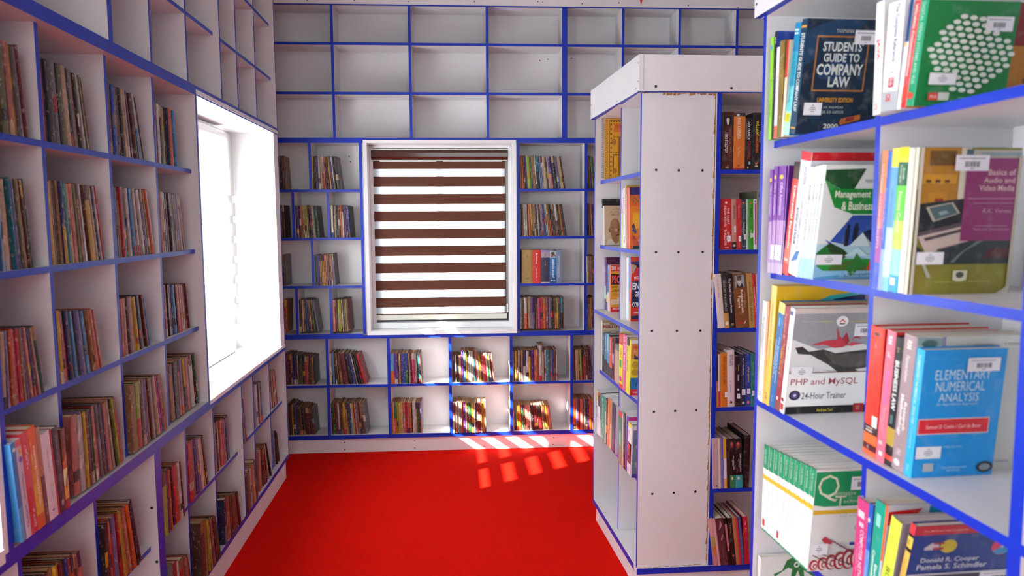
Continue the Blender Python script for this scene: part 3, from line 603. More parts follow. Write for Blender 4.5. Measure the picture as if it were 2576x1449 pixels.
 ('testing', 'R', 0.0, 1.426, -1.4437, -1.4311, 0.1988, -0.004),
 ('r0b', 'R', 0.0, 1.426, -1.4311, -1.4206, 0.2058, -0.025),
 ('r0c', 'R', 0.0, 1.426, -1.4206, -1.4083, 0.1735, -0.025),
 ('r0d', 'R', 0.0, 1.426, -1.4083, -1.3886, 0.1827, -0.025),
 ('r0e', 'R', 0.0, 1.426, -1.3886, -1.3805, 0.178, -0.084),
 ('teal', 'R', 0.0, 1.426, -1.3806, -1.357, 0.2017, -0.186),
 ('law', 'R', 0.0, 1.426, -1.3544, -1.3325, 0.2018, -0.183),
 ('java', 'R', 0.0, 1.426, -1.0919, -1.0721, 0.1661, 0.006),
 ('javaref', 'R', 0.0, 1.426, -1.0721, -1.0338, 0.1542, -0.069),
 ('r0h', 'R', 0.0, 1.426, -1.0338, -1.0254, 0.1489, -0.143),
 ('wireless', 'R', 0.0, 1.426, -1.0254, -1.0126, 0.144, -0.171),
 ('digital', 'R', 0.0, 1.426, -1.0126, -0.9954, 0.1398, -0.171),
 ('purple1', 'R', 0.0, 1.1617, -1.434, -1.4188, 0.2048, -0.012),
 ('purple2', 'R', 0.0, 1.1617, -1.4188, -1.4033, 0.21, -0.028),
 ('purple3', 'R', 0.0, 1.1617, -1.4033, -1.3732, 0.2087, -0.049),
 ('purple4', 'R', 0.0, 1.1617, -1.3732, -1.3691, 0.2087, -0.079),
 ('diffeq', 'R', 0.0, 1.1617, -1.3691, -1.3452, 0.2123, -0.175),
 ('boundary', 'R', 0.0, 1.1617, -1.3452, -1.3069, 0.2283, -0.175),
 ('mgmt1', 'R', 0.0, 1.1617, -1.3069, -1.2893, 0.2002, -0.175),
 ('mgmt2', 'R', 0.0, 1.1617, -1.2893, -1.2778, 0.2017, -0.175),
 ('mgmt3', 'R', 0.0, 1.1617, -1.2778, -1.2679, 0.2019, -0.175),
 ('mgmt', 'R', 0.0, 1.1617, -1.2679, -1.2547, 0.2023, -0.175),
 ('r1b1', 'R', 0.0, 1.1617, -1.076, -1.0618, 0.2087, -0.066),
 ('r1b2', 'R', 0.0, 1.1617, -1.0618, -1.0519, 0.2071, -0.066),
 ('r1b3', 'R', 0.0, 1.1617, -1.0519, -1.0354, 0.2093, -0.066),
 ('process', 'R', 0.0, 1.1617, -1.0354, -1.013, 0.2089, -0.066),
 ('audio', 'R', 0.0, 1.1617, -1.013, -0.9912, 0.2062, -0.066),
 ('compapp', 'R', -0.005, 0.8955, -1.448, -1.429, 0.2091, -0.054),
 ('r2b', 'R', -0.005, 0.8955, -1.429, -1.4218, 0.2109, -0.06),
 ('opres', 'R', -0.005, 0.8955, -1.4218, -1.3987, 0.2441, -0.09),
 ('objds', 'R', -0.005, 0.8955, -1.3987, -1.3744, 0.215, -0.158),
 ('amie', 'R', -0.005, 0.8955, -1.3744, -1.3525, 0.2108, -0.158),
 ('php', 'R', -0.005, 0.8955, -1.3525, -1.3352, 0.2102, -0.158),
 ('corpfin', 'R', 0.012, 0.8955, -1.103, -1.0678, 0.2067, -0.057),
 ('dynamics', 'R', 0.012, 0.8955, -1.0678, -1.046, 0.2068, -0.085),
 ('buslaw', 'R', 0.012, 0.8955, -1.046, -1.0272, 0.1999, -0.085),
 ('resmeth', 'R', 0.012, 0.8955, -1.0272, -0.999, 0.207, -0.086),
 ('numerical', 'R', 0.012, 0.8955, -0.999, -0.9817, 0.1914, -0.095),
 ('network', 'R', 0.012, 0.6285, -1.1209, -1.0901, 0.1901, -0.061),
 ('r3b2', 'R', 0.012, 0.6285, -1.0901, -1.0796, 0.1921, -0.058),
 ('elecomm', 'R', 0.012, 0.6285, -1.0804, -1.0542, 0.205, -0.095),
 ('r3b4', 'R', 0.012, 0.6285, -1.0555, -1.05, 0.2079, -0.101),
 ('business', 'R', 0.012, 0.6285, -1.0562, -1.0305, 0.1949, -0.184),
 ('bizres', 'R', 0.012, 0.6285, -1.0218, -1.0102, 0.2065, -0.227),
 ('quant0', 'R', 0.0, 0.6285, -1.4296, -1.4081, 0.1809, -0.032),
 ('quant1', 'R', 0.0, 0.6285, -1.4081, -1.3872, 0.1831, -0.042),
 ('quant2', 'R', 0.0, 0.6285, -1.3872, -1.3669, 0.1851, -0.052),
 ('quant3', 'R', 0.0, 0.6285, -1.3669, -1.3472, 0.1871, -0.061),
 ('quant4', 'R', 0.0, 0.6285, -1.3472, -1.3279, 0.189, -0.07),
 ('quant5', 'R', 0.0, 0.6285, -1.3279, -1.3092, 0.1909, -0.077),
 ('quant6', 'R', 0.0, 0.6285, -1.3092, -1.2909, 0.1927, -0.085),
 ('quant7', 'R', 0.0, 0.6285, -1.2909, -1.2731, 0.1944, -0.092),
 ('quant8', 'R', 0.0, 0.6285, -1.2731, -1.2558, 0.1962, -0.098),
 ('quant9', 'R', 0.0, 0.6285, -1.2558, -1.2389, 0.1978, -0.104),
 ('hand', 'R', 0.004, 0.3759, -1.452, -1.44, 0.186, -0.03),
])

# ---------------------------------------------------------------- lettering
_txt = {}
def text_geo(body, bold=0.0):
    """flat glyph faces of a string in its own 2D frame"""
    k = (body, bold)
    if k in _txt: return _txt[k]
    cu = D.curves.new('t', 'FONT'); cu.body = body; cu.size = 1.0; cu.resolution_u = 2; cu.offset = bold; cu.fill_mode = 'FRONT'; cu.space_line = 0.95; cu.align_x = 'CENTER'
    o = D.objects.new('t', cu); COL.objects.link(o)
    dg = bpy.context.evaluated_depsgraph_get(); dg.update()
    me = D.meshes.new_from_object(o.evaluated_get(dg), depsgraph=dg)
    vs = [(v.co.x, v.co.y) for v in me.vertices]; fs = [tuple(p.vertices) for p in me.polygons]
    D.objects.remove(o, do_unlink=True); D.curves.remove(cu); D.meshes.remove(me)
    if not vs: vs = [(0, 0)]
    xs = [v[0] for v in vs]; ys = [v[1] for v in vs]
    _txt[k] = (vs, fs, (min(xs), min(ys), max(xs), max(ys)))
    return _txt[k]
def put_text(b, body, place, w, h, col, bold=0.0, stretch=1.35):
    """place(u, v) maps a centred box of w x h to 3D; the string is scaled to fit it"""
    vs, fs, (x0, y0, x1, y1) = text_geo(body, bold)
    if x1 - x0 < 1e-6 or y1 - y0 < 1e-6: return
    sx = w / (x1 - x0); sy = h / (y1 - y0)
    if sx > sy * stretch: sx = sy * stretch
    if sy > sx * 3.2: sy = sx * 3.2
    cx, cy = (x0 + x1) / 2, (y0 + y1) / 2
    n = len(b.v)
    for x, y in vs: b.v.append(tuple(place((x - cx) * sx, (y - cy) * sy)))
    for f in fs: b.f.append(tuple(i + n for i in f)); b.m.append(0); b.c.append(col)

# ---------------------------------------------------------------- one book
# local frame: x along the shelf (0..t), y from the spine into the shelf (0..d), z up (0..h)
def cover_geo(t, h, d, spine, left, right, round_=0.0, board=0.0012):
    """wrap-around cover; spine = [(z0, z1, colour)...] as fractions, left / right = side colours"""
    b = MB(); c = min(board, t * 0.22); bu = min(round_, t * 0.3)
    prof = [(0, bu), (t * 0.12, bu * 0.35), (t * 0.35, 0.0), (t * 0.65, 0.0), (t * 0.88, bu * 0.35), (t, bu)] if bu > 0 else [(0, 0.0006), (min(0.0006, t * .2), 0), (t - min(0.0006, t * .2), 0), (t, 0.0006)]
    for z0, z1, col in spine:
        for i in range(len(prof) - 1):
            p, q = prof[i], prof[i + 1]
            b.face([(p[0], p[1], z0 * h), (q[0], q[1], z0 * h), (q[0], q[1], z1 * h), (p[0], p[1], z1 * h)], 0, col)
    yb = prof[0][1]
    b.face([(0, d, 0), (0, yb, 0), (0, yb, h), (0, d, h)], 0, left)
    b.face([(t, yb, 0), (t, d, 0), (t, d, h), (t, yb, h)], 0, right)
    yi = c + bu
    b.face([(c, yi, 0), (c, d, 0), (c, d, h), (c, yi, h)], 0, left); b.face([(t - c, d, 0), (t - c, yi, 0), (t - c, yi, h), (t - c, d, h)], 0, right)
    b.face([(t - c, yi, 0), (c, yi, 0), (c, yi, h), (t - c, yi, h)], 0, left)
    for z, fl in ((0, 1), (h, 0)):
        col = spine[0][2] if z == 0 else spine[-1][2]
        for q, cc in (([(0, yb), (c, yi), (c, d), (0, d)], left), ([(t, yb), (t, d), (t - c, d), (t - c, yi)], right), ([(p[0], p[1]) for p in prof] + [(t - c, yi), (c, yi)], col)):
            pts = [(x, y, z) for x, y in q]; b.face(pts[::-1] if fl else pts, 0, cc)
    b.face([(0, d, 0), (0, d, h), (c, d, h), (c, d, 0)], 0, left); b.face([(t, d, 0), (t - c, d, 0), (t - c, d, h), (t, d, h)], 0, right)
    return b
def page_geo(t, h, d, col, round_=0.0, board=0.0012):
    b = MB(); c = min(board, t * 0.22); bu = min(round_, t * 0.3)
    x0, x1 = c * 1.05, t - c * 1.05; y0, y1 = c + bu + 0.0008, d - 0.0025
    n = max(2, min(5, int((x1 - x0) / 0.003))); g = random.Random(int(t * 1e6) + int(h * 1e5))
    for i in range(n):
        a, e = x0 + (x1 - x0) * i / n, x0 + (x1 - x0) * (i + 1) / n; k = 1 + g.uniform(-0.10, 0.10)
        b.box(a, e, y0, y1 - g.uniform(0, 0.0008), 0.0012, h - 0.0022 - g.uniform(0, 0.0008), 0, (col[0] * k, col[1] * k, col[2] * k, 1))
    return b

PAL = dict(k='141013', w='dcd4ce', c='ccb08a', t='a07040', n='5f3320', m='701018', r='c4141e', o='dc5c10', y='d4a814', l='9cb42c', g='167038', d='083c2e', e='1e90a0', s='589cd4', b='1044a4', v='161c54', p='561f8c', u='8478ac', i='e03a7e', h='cf7a68', a='7e787c', f='3c373c', j='6e6c40')
CN = dict(k='black', w='white', c='cream', t='tan', n='brown', m='maroon', r='red', o='orange', y='yellow', l='lime green', g='green', d='dark green', e='teal', s='sky blue', b='blue', v='navy', p='purple', u='lavender', i='pink', h='salmon pink', a='grey', f='dark grey', j='olive')
def pc(ch, g=None, amt=0.10):
    c = H(PAL[ch])
    if g is None: return c
    k = 1 + g.uniform(-amt, amt); return (min(1, c[0] * k), min(1, c[1] * k * g.uniform(.96, 1.04)), min(1, c[2] * k * g.uniform(.96, 1.04)), 1)
ORD = 'first second third fourth fifth sixth seventh eighth ninth tenth eleventh twelfth thirteenth fourteenth fifteenth sixteenth seventeenth eighteenth nineteenth twentieth'.split()
ORD += ['twenty-' + x for x in ORD[:9]] + ['thirtieth'] + ['thirty-' + x for x in ORD[:9]]
EYE = Vector((0, 0, 1.2729))

def layout(row):
    """places the books of one shelf row; returns [(s, t, h, lean, d, dep, colour tokens)]"""
    unit, dep, z, desc, s0, s1, h0, h1, l0, l1, tok = row
    g = random.Random(desc)
    T_ = re.findall(r'([a-zA-Z])(?:\.([a-z]))?(\d)', tok); n = len(T_)
    hs = []; ls = []
    for i, (c1, c2, wd) in enumerate(T_):
        k = i / max(1, n - 1); hh = h0 + (h1 - h0) * k
        hs.append(hh * (1.17 if c1.isupper() else 1) * (1 + g.uniform(-0.022, 0.006)))
        ls.append(l0 + (l1 - l0) * k)
    if l1 - l0 > 0: extra = [0] + [max(0, hs[i] * (ls[i] - ls[i - 1])) for i in range(1, n)]
    else: ls = [max(ls)] * n; extra = [0] * n
    tot = sum(int(x[2]) for x in T_); room = (s1 - s0) - sum(extra)
    if room < 0.55 * (s1 - s0):
        f_ = 0.45 * (s1 - s0) / sum(extra); ls = [ls[0] + (q - ls[0]) * f_ for q in ls]; extra = [q * f_ for q in extra]; room = (s1 - s0) - sum(extra)
    out = []; s = s0
    for i, (c1, c2, wd) in enumerate(T_):
        pit = int(wd) / tot * room; s += extra[i]; th = math.atan(ls[i])
        t = pit * math.cos(th) * 0.975
        out.append((s, t, hs[i], th, 0.128 + g.uniform(-0.010, 0.012), dep + g.choice((0, 0, 0.001, 0.003, 0.006)) + g.uniform(-0.001, 0.002), c1.lower(), c2, g.random()))
        s += pit
    return out
def place(unit, s, dep, z, lean):
    """matrix of a book: base left corner of the spine at (s, dep, z), leaning left by the angle lean"""
    p = xf(unit)(s, dep, z); ph = UNITS[unit][1]
    return Matrix.Translation(p) @ Matrix.Rotation(ph, 4, 'Z') @ Matrix.Rotation(-lean, 4, 'Y')
def row_book(bk, g):
    s, t, h, th, d, dep, c1, c2, r = bk
    a = pc(c1, g, 0.16); e = pc(c2, g) if c2 else None
    if e: sp = [(0, 0.42 + 0.1 * r, e), (0.42 + 0.1 * r, 1, a)]
    elif r < 0.30: q = pc(g.choice('wkcrymvtna'), g); sp = [(0, 0.12 + r, a), (0.12 + r, 0.24 + r * 1.3, q), (0.24 + r * 1.3, 1, a)]
    elif r < 0.45: q = pc(g.choice('wkcrovtnb'), g); sp = [(0, 0.16, q), (0.16, 1, a)]
    elif r < 0.60: q = pc(g.choice('wkcyvtnm'), g); sp = [(0, 0.8, a), (0.8, 1, q)]
    else: sp = [(0, 1, a)]
    rd = 0.0018 if t > 0.008 else 0.0008
    side = pc(g.choice(c1 + c1 + 'nhtaf'), g)
    pg = H(g.choice(('cbb592', 'b99a72', 'd8c8aa', 'a98761', 'c8a880')))
    return cover_geo(t, h, d, sp, a, side, rd, 0.0009), page_geo(t, h, d, pg, rd, 0.0009)

# biggest rows get one object per book; what is left of the rows becomes one object
LAYS = [(r, layout(r)) for r in TABLE['rows']]
def shown(r, l):
    p = Vector(xf(r[0])(l[0][0], r[1], r[2])); v = EYE - p; q = Vector(xf(r[0])(l[0][0], r[1] - 1, r[2])) - p
    return sum(b[1] * b[2] for b in l) / len(l) * abs(v.normalized().dot(q.normalized())) / v.length_squared
order = sorted(LAYS, key=lambda x: -shown(*x))
N_DETAIL = len(TABLE['det'])
budget = 300 - N_DETAIL; solo = []; rest = []
for r, l in order:
    if len(l) <= budget: solo.append((r, l)); budget -= len(l)
    else: rest.append((r, l))
def spine_word(c1, r):
    return ('', 'worn ', 'thin ', 'faded ')[int(r * 4)] + CN[c1]
for r, l in solo:
    g = random.Random(r[3] + 'x')
    for i, bk in enumerate(l):
        cov, pag = row_book(bk, g)
        root = empty('book', (0, 0, 0)); root.matrix_world = place(r[0], bk[0], bk[5], r[2] + 0.0006, bk[3])
        lab = '%s book from left, %s spine, %s' % (ORD[i], CN[bk[6]], r[3])
        tag(root, lab, 'book', 'worn books in the ' + r[3].replace(',', ' on the').replace('on the under', 'under the').replace('on the  ', 'on the ') if r[0] == 'L' else 'worn books, ' + r[3])
        cov.build('cover', [WORN], root); pag.build('page_block', [PAGE], root)
big = MB(); bigp = MB(); nrest = 0
for r, l in rest:
    g = random.Random(r[3] + 'x')
    for bk in l:
        cov, pag = row_book(bk, g); M = place(r[0], bk[0], bk[5], r[2] + 0.0006, bk[3]); nrest += 1
        big.add(cov, M=M); pag.m = [1] * len(pag.m); big.add(pag, M=M)
o = big.build('book_rows', [WORN, PAGE]); tag(o, 'small worn books filling the far shelves around the back window and low left bays', 'books', None, 'stuff')
print('books: detailed', N_DETAIL, 'solo', sum(len(l) for _, l in solo), 'rest', nrest)

# ---------------------------------------------------------------- books whose titles or covers can be made out
R_ = lambda a0, v0, a1, v1, c: ('R', a0, v0, a1, v1, c)
E_ = lambda a, v, ra, rv, c: ('E', a, v, ra, rv, c)
P_ = lambda pts, c: ('P', pts, c)
T_ = lambda s, a0, v0, a1, v1, c, b=0.0: ('T', s, a0, v0, a1, v1, c, b)
ART = {}
def art(key, look, d, spine, side, si=(), ci=(), page='e6dccb', bar=None, call=None, scall=None, kind=None, worn=False, cu=1.0):
    """spine: hex or [(z0, z1, hex)]; side: colour of the cover seen from the camera; si / ci: things printed on spine / cover"""
    ART[key] = dict(look=look, d=d, spine=[(0, 1, spine)] if isinstance(spine, str) else spine, side=side, si=si, ci=ci, page=page, bar=bar, call=call, scall=scall, worn=worn, cu=cu)
W = 'f2efec'
# --- right foreground, top shelf
art('testing', 'lime green software testing book', .15, '8cd52a', '8cd52a', [T_('Software Testing', .25, .22, .8, .62, '2b7a24'), E_(.5, .9, .3, .025, '4aa8d8')])
art('r0b', 'black book with blue cover top', .15, [(0, .02, '1b1b22'), (.02, 1, '1b1b22')], '1f3f9c', [T_('KP', .2, .88, .8, .95, 'd8d8d8'), T_('Managing Software Projects', .3, .2, .7, .8, 'b9b4c0')])
art('r0c', 'thin white book', .14, [(0, .14, 'd86a4a'), (.14, 1, 'e9e6ea')], 'e9e6ea', [T_('Engineering Approach', .3, .2, .7, .8, '2c2c34')])
art('r0d', 'tan gold book', .14, [(0, 1, 'a98639')], 'a98639', worn=True)
art('r0e', 'cream book with red strip', .14, [(0, .62, 'efe2c4'), (.62, 1, 'd8362c')], 'efe2c4')
art('teal', 'teal fading book with yellow publisher mark', .15, [(0, .22, 'a8dcc8'), (.22, .45, '6cc6cc'), (.45, .75, '2ea3c0'), (.75, 1, '1b86b4')], '1f6fa8',
    [T_('COMPANY\nSECRETARIAL PRACTICE', .3, .3, .85, .8, '0e4a80'), R_(.15, .12, .9, .2, 'f0e020'), T_('NEXT', .3, .13, .8, .19, '40502a'), R_(.2, .93, .8, .945, 'd8ecf0'), R_(.2, .90, .8, .915, 'd8ecf0')])
art('law', 'dark blue company law textbook with gold frame', .152, '123a58', '0c2238',
    [T_("STUDENTS' GUIDE TO COMPANY LAW", .22, .2, .82, .88, 'eef0ee', .012), R_(.1, .925, .95, .945, 'e89a30'), R_(.1, .045, .95, .06, 'e89a30')],
    [P_([(0, .60), (.5, .8), (.75, 1), (.35, 1), (0, .9)], '123a5c'), P_([(.1, .2), (.4, .3), (.75, .22), (.6, .1), (.2, .08)], '112c44'), R_(.13, .38, .80, .86, 'a86a34'), R_(.15, .395, .78, .845, '0d2740'), P_([(.18, .5), (.4, .7), (.6, .62), (.5, .45)], '153a62'),
     T_("STUDENTS'", .22, .725, .73, .81, 'cfd6d2', .03), T_('GUIDE TO', .24, .635, .70, .71, 'cfd6d2', .03), T_('COMPANY', .17, .52, .76, .62, 'd8dcd4', .03), T_('LAW', .33, .42, .61, .51, 'd8dcd4', .03),
     T_('TAXMANN', .36, .885, .58, .915, 'c8c8b8'), T_('UNIVERSITY EDITION', .22, .285, .68, .325, 'e8a02c', .02), T_('A.K. MAJUMDAR', .31, .225, .57, .25, 'c8ccc8'), T_('DR. G.K. KAPOOR', .30, .185, .58, .21, 'c8ccc8'),
     P_([(.54, .10), (.56, .14), (.80, .18), (.81, .145), (.80, .13), (.56, .085)], 'c8702c'), P_([(.62, .11), (.62, .145), (.73, .165), (.73, .13)], '9c2c2c'), T_('2000', .34, .05, .53, .095, 'dadcd6', .03)], bar=(.60, .79, .29, .12), call=(.06, .17, .23, .11))
art('java', 'narrow white book with red lettering', .16, W, W, [T_('JAVA', .25, .48, .75, .68, 'd8323a', .03), T_('Programming', .4, .2, .62, .42, '9a9aa4'), T_('BPB', .25, .04, .7, .10, 'd84a4a'), T_('Programming with', .35, .72, .6, .95, 'b8b8c8')])
art('javaref', 'white reference book with silver foot', .16, [(0, .18, 'a9adb2'), (.18, .3, 'ccced4'), (.3, 1, 'eceaf2')], 'eceaf2', [T_('The Complete Reference', .45, .45, .75, .98, '6a6a80', .02), R_(.42, .22, .72, .31, 'b8202c'), T_('BB', .48, .235, .66, .30, 'f0e0e0'), T_('OS', .3, .09, .62, .16, 'd8323a', .03), T_('7', .45, .34, .7, .38, 'a0a0b0')])
art('r0h', 'white book with blue top', .16, [(0, .62, 'e9e7ee'), (.62, 1, '123a78')], 'e9e7ee', [R_(.1, .58, .8, .615, 'e0b060')])
art('wireless', 'red book with dark red and orange cover', .185, [(0, .06, 'c81e1e'), (.06, 1, 'd6454c')], 'c8801c', [T_('Wireless Communications', .3, .3, .75, .97, 'f2dcd8', .03), R_(.1, .07, .9, .2, 'e2402c')], [R_(0, .60, 1, 1, '8a0d0a'), R_(0, 0, 1, .60, 'c27c14'), R_(.93, .25, .97, .3, '7a4a10')])
dots = []
def inside(u, v, P):
    r = False
    for (x1, y1), (x2, y2) in zip(P, P[1:] + P[:1]):
        if (y1 > v) != (y2 > v) and u < (x2 - x1) * (v - y1) / (y2 - y1) + x1: r = not r
    return r
for i in range(-4, 14):
    for j in range(-4, 18):
        u, v = .02 + .100 * i + .034 * j, .80 - .060 * j - .010 * i + .03
        if inside(u, v, [(.05, .50), (.30, .87), (.62, .87), (.985, .56), (.985, .38), (.62, .12), (.36, .13)]): dots.append(E_(u, v, .042 - .012 * max(0, u - .6), .0215, 'e4e8e0'))
art('digital', 'green book covered with white dots', .136, '14966c', '118040', [T_('DIGITAL DESIGN SYSTEMS AND VLSI', .3, .22, .75, .98, 'a8dcc0', .015), E_(.45, .1, .4, .035, 'd8442c')],
    dots + [R_(.11, .06, .22, .13, 'd83a30'), R_(.22, .06, .34, .135, 'd0d4cc'), T_('PHI', .13, .075, .2, .11, 'f4dcd8'), T_('JOHN F. WAKERLY', .44, .075, .68, .095, 'a8d8b4'), T_('Fourth edition', .36, .035, .6, .06, 'a8d8b4')], bar=(.62, .72, .30, .135), call=(.09, .21, .30, .11))
# --- right foreground, second shelf
for i in range(1, 5):
    art('purple%d' % i, ('narrow purple book', 'narrow purple book with pale foot', 'wide purple book with white sticker', 'thin dark purple book')[i - 1], .15, [(0, .10, 'b9a2c4'), (.10, .3, 'a884b8'), (.3, .50, 'b184bb'), (.50, 1, '74289a')], '5c1c80', [T_('Office Automation', .35, .55, .75, .85, 'd8b8e4', .02), E_(.5, .9, .25, .02, 'f0c850')] if i < 4 else [], scall=(.05, .13, .98, .27) if i in (2, 3) else None)
art('diffeq', 'red book with black top and white lettering', .15, [(0, .10, 'd83020'), (.10, .3, 'e06448'), (.3, .86, 'e43418'), (.86, 1, '201818')], 'd42c18', [T_('Differential Equations', .35, .24, .8, .80, 'f6e6e0', .02), T_('SIMMONS', .3, .88, .7, .97, '9a3a2a'), R_(.2, .135, .8, .145, 'f0e0d8'), R_(.2, .125, .8, .13, 'f0e0d8')])
art('boundary', 'tall white book with red top band', .185, [(0, .93, 'e0dfe8'), (.93, 1, 'd01c2c')], 'd6d6de', [T_('ELEMENTARY DIFFERENTIAL EQUATIONS', .55, .22, .75, .62, '3a3a58'), T_('BOUNDARY VALUE PROBLEMS', .2, .25, .45, .55, '2c2c44', .015), T_('BOYCE DIPRIMA', .5, .74, .8, .88, '6a6a8a'), P_([(.2, .10), (.8, .14), (.95, .22), (.6, .2)], '2c6ab0')],
    [R_(0, .935, 1, 1, 'd01424'), R_(.93, .86, 1, .94, 'd01424'), P_([(.05, .90), (.2, .90), (.2, .87), (.05, .87)], 'c8505c')])
for k in ('mgmt1', 'mgmt2', 'mgmt3', 'mgmt'):
    cv = []
    if k == 'mgmt':
        cv = [R_(0, .32, 1, .55, 'dfe4e0'), R_(0, .16, 1, .32, 'b4d2e0'), R_(0, 0, 1, .16, '8cc0e0'), P_([(0, 0), (1, 0), (1, .07), (.5, .05), (0, .02)], '5a9ad0'),
              P_([(.0, .96), (.0, .87), (.18, .80), (.34, .80), (.44, .97)], '134c24'), P_([(.0, .88), (.17, .80), (1, .80), (1, .58), (.36, .58), (.14, .64)], '128a34'),
              T_('Management Concepts', .13, .705, .86, .785, 'e2e6d0', .02), T_('& Business Ethics', .22, .615, .80, .69, 'e2e6d0', .02), T_('MARGHAM PUBLICATIONS', .45, .85, .95, .88, '8a8f8a'),
              P_([(.14, .34), (.36, .57), (.64, .57), (.74, .50), (.50, .42), (.40, .30)], '2a4ea4'), P_([(.08, .36), (.32, .26), (.20, .26)], '3a5ab8'), P_([(.50, .42), (.74, .50), (.8, .38), (.64, .30)], '122246'), E_(.42, .48, .02, .025, '141c30'), P_([(.39, .32), (.39, .47), (.45, .47), (.45, .32)], '141c30'), E_(.33, .47, .018, .022, '141c30'), P_([(.30, .30), (.30, .45), (.35, .45), (.35, .30)], '141c30'),
              P_([(.0, .24), (.14, .33), (.28, .28), (.38, .22), (.3, .18), (.0, .19)], '24401c'), P_([(.0, .24), (.1, .31), (.2, .2), (.05, .18)], '1c6c2c'), P_([(.36, .30), (.50, .42), (.60, .30)], 'd8e2e4'), P_([(.32, .21), (.47, .29), (.60, .21)], 'c8e4ec'),
              P_([(.0, .19), (.75, .18), (.75, .08), (.10, .08), (.02, .12)], '1c9434'), P_([(.15, .08), (.6, .08), (.58, .15), (.4, .17), (.2, .14)], '4c6a24'), P_([(.42, .02), (.50, .09), (.58, .12), (.46, .24), (.42, .15), (.36, .10)], '2a7a30'), P_([(.60, .08), (.75, .08), (.8, .18), (.62, .17)], 'd8481c'), P_([(.60, .30), (.72, .38), (.8, .30), (.78, .22), (.70, .27)], 'dc5a20'),
              T_('Dr. K. SUNDAR', .36, .05, .66, .075, 'd8ecf4'), T_('Dr. Mohana Sundaram', .30, .02, .72, .045, 'd8ecf4')]
    art(k, ('narrow white and pale blue management book', 'slim white management book with pale blue foot', 'thin white and blue management book', 'white book with green recycling arrows cover')[('mgmt1', 'mgmt2', 'mgmt3', 'mgmt').index(k)], .165, [(0, .18, '9cc8e2'), (.18, .32, 'c2dde8'), (.32, 1, 'e6e8e6')], 'dfe4e0', [T_('MANAGEMENT CONCEPTS & BUSINESS ETHICS', .3, .32, .7, .84, '6a6e72', .01)], cv, call=(.0, .135, .30, .09) if k == 'mgmt' else None)
art('r1b1', 'orange to purple faded book', .15, [(0, .2, '3a50b8'), (.2, .45, '9a4a9c'), (.45, .7, 'c86a78'), (.7, 1, 'd87a4c')], 'b86a80', [T_('DATABASE SYSTEM CONCEPTS', .2, .3, .6, .9, 'e8c8c8')])
art('r1b2', 'narrow blue book', .15, [(0, .3, '8aa0dc'), (.3, 1, '2c5cb8')], '2c5cb8', [T_('Structures of the Internet', .3, .3, .7, .8, '9cc0ec')])
art('r1b3', 'light blue book with yellow top', .15, [(0, .1, '78b8c8'), (.1, .45, 'b8d8f0'), (.45, .87, '5c9ad8'), (.87, 1, 'e0d040')], '5c9ad8', [T_('Microprocessor', .3, .4, .7, .75, '3a70b0')])
art('process', 'green and yellow book with bright yellow top', .15, [(0, .12, '2a9ac0'), (.12, .3, '8ad0b8'), (.3, .5, 'b4d84a'), (.5, .74, '5ac832'), (.74, .90, '125c34'), (.90, 1, 'f2d400')], '1f86a0', [T_('Process Control', .3, .42, .7, .70, 'd8f0b0', .02), T_('Smith\nCorripio', .25, .76, .8, .88, 'd8ecd8'), R_(.2, .05, .7, .10, 'e8d8d8')])
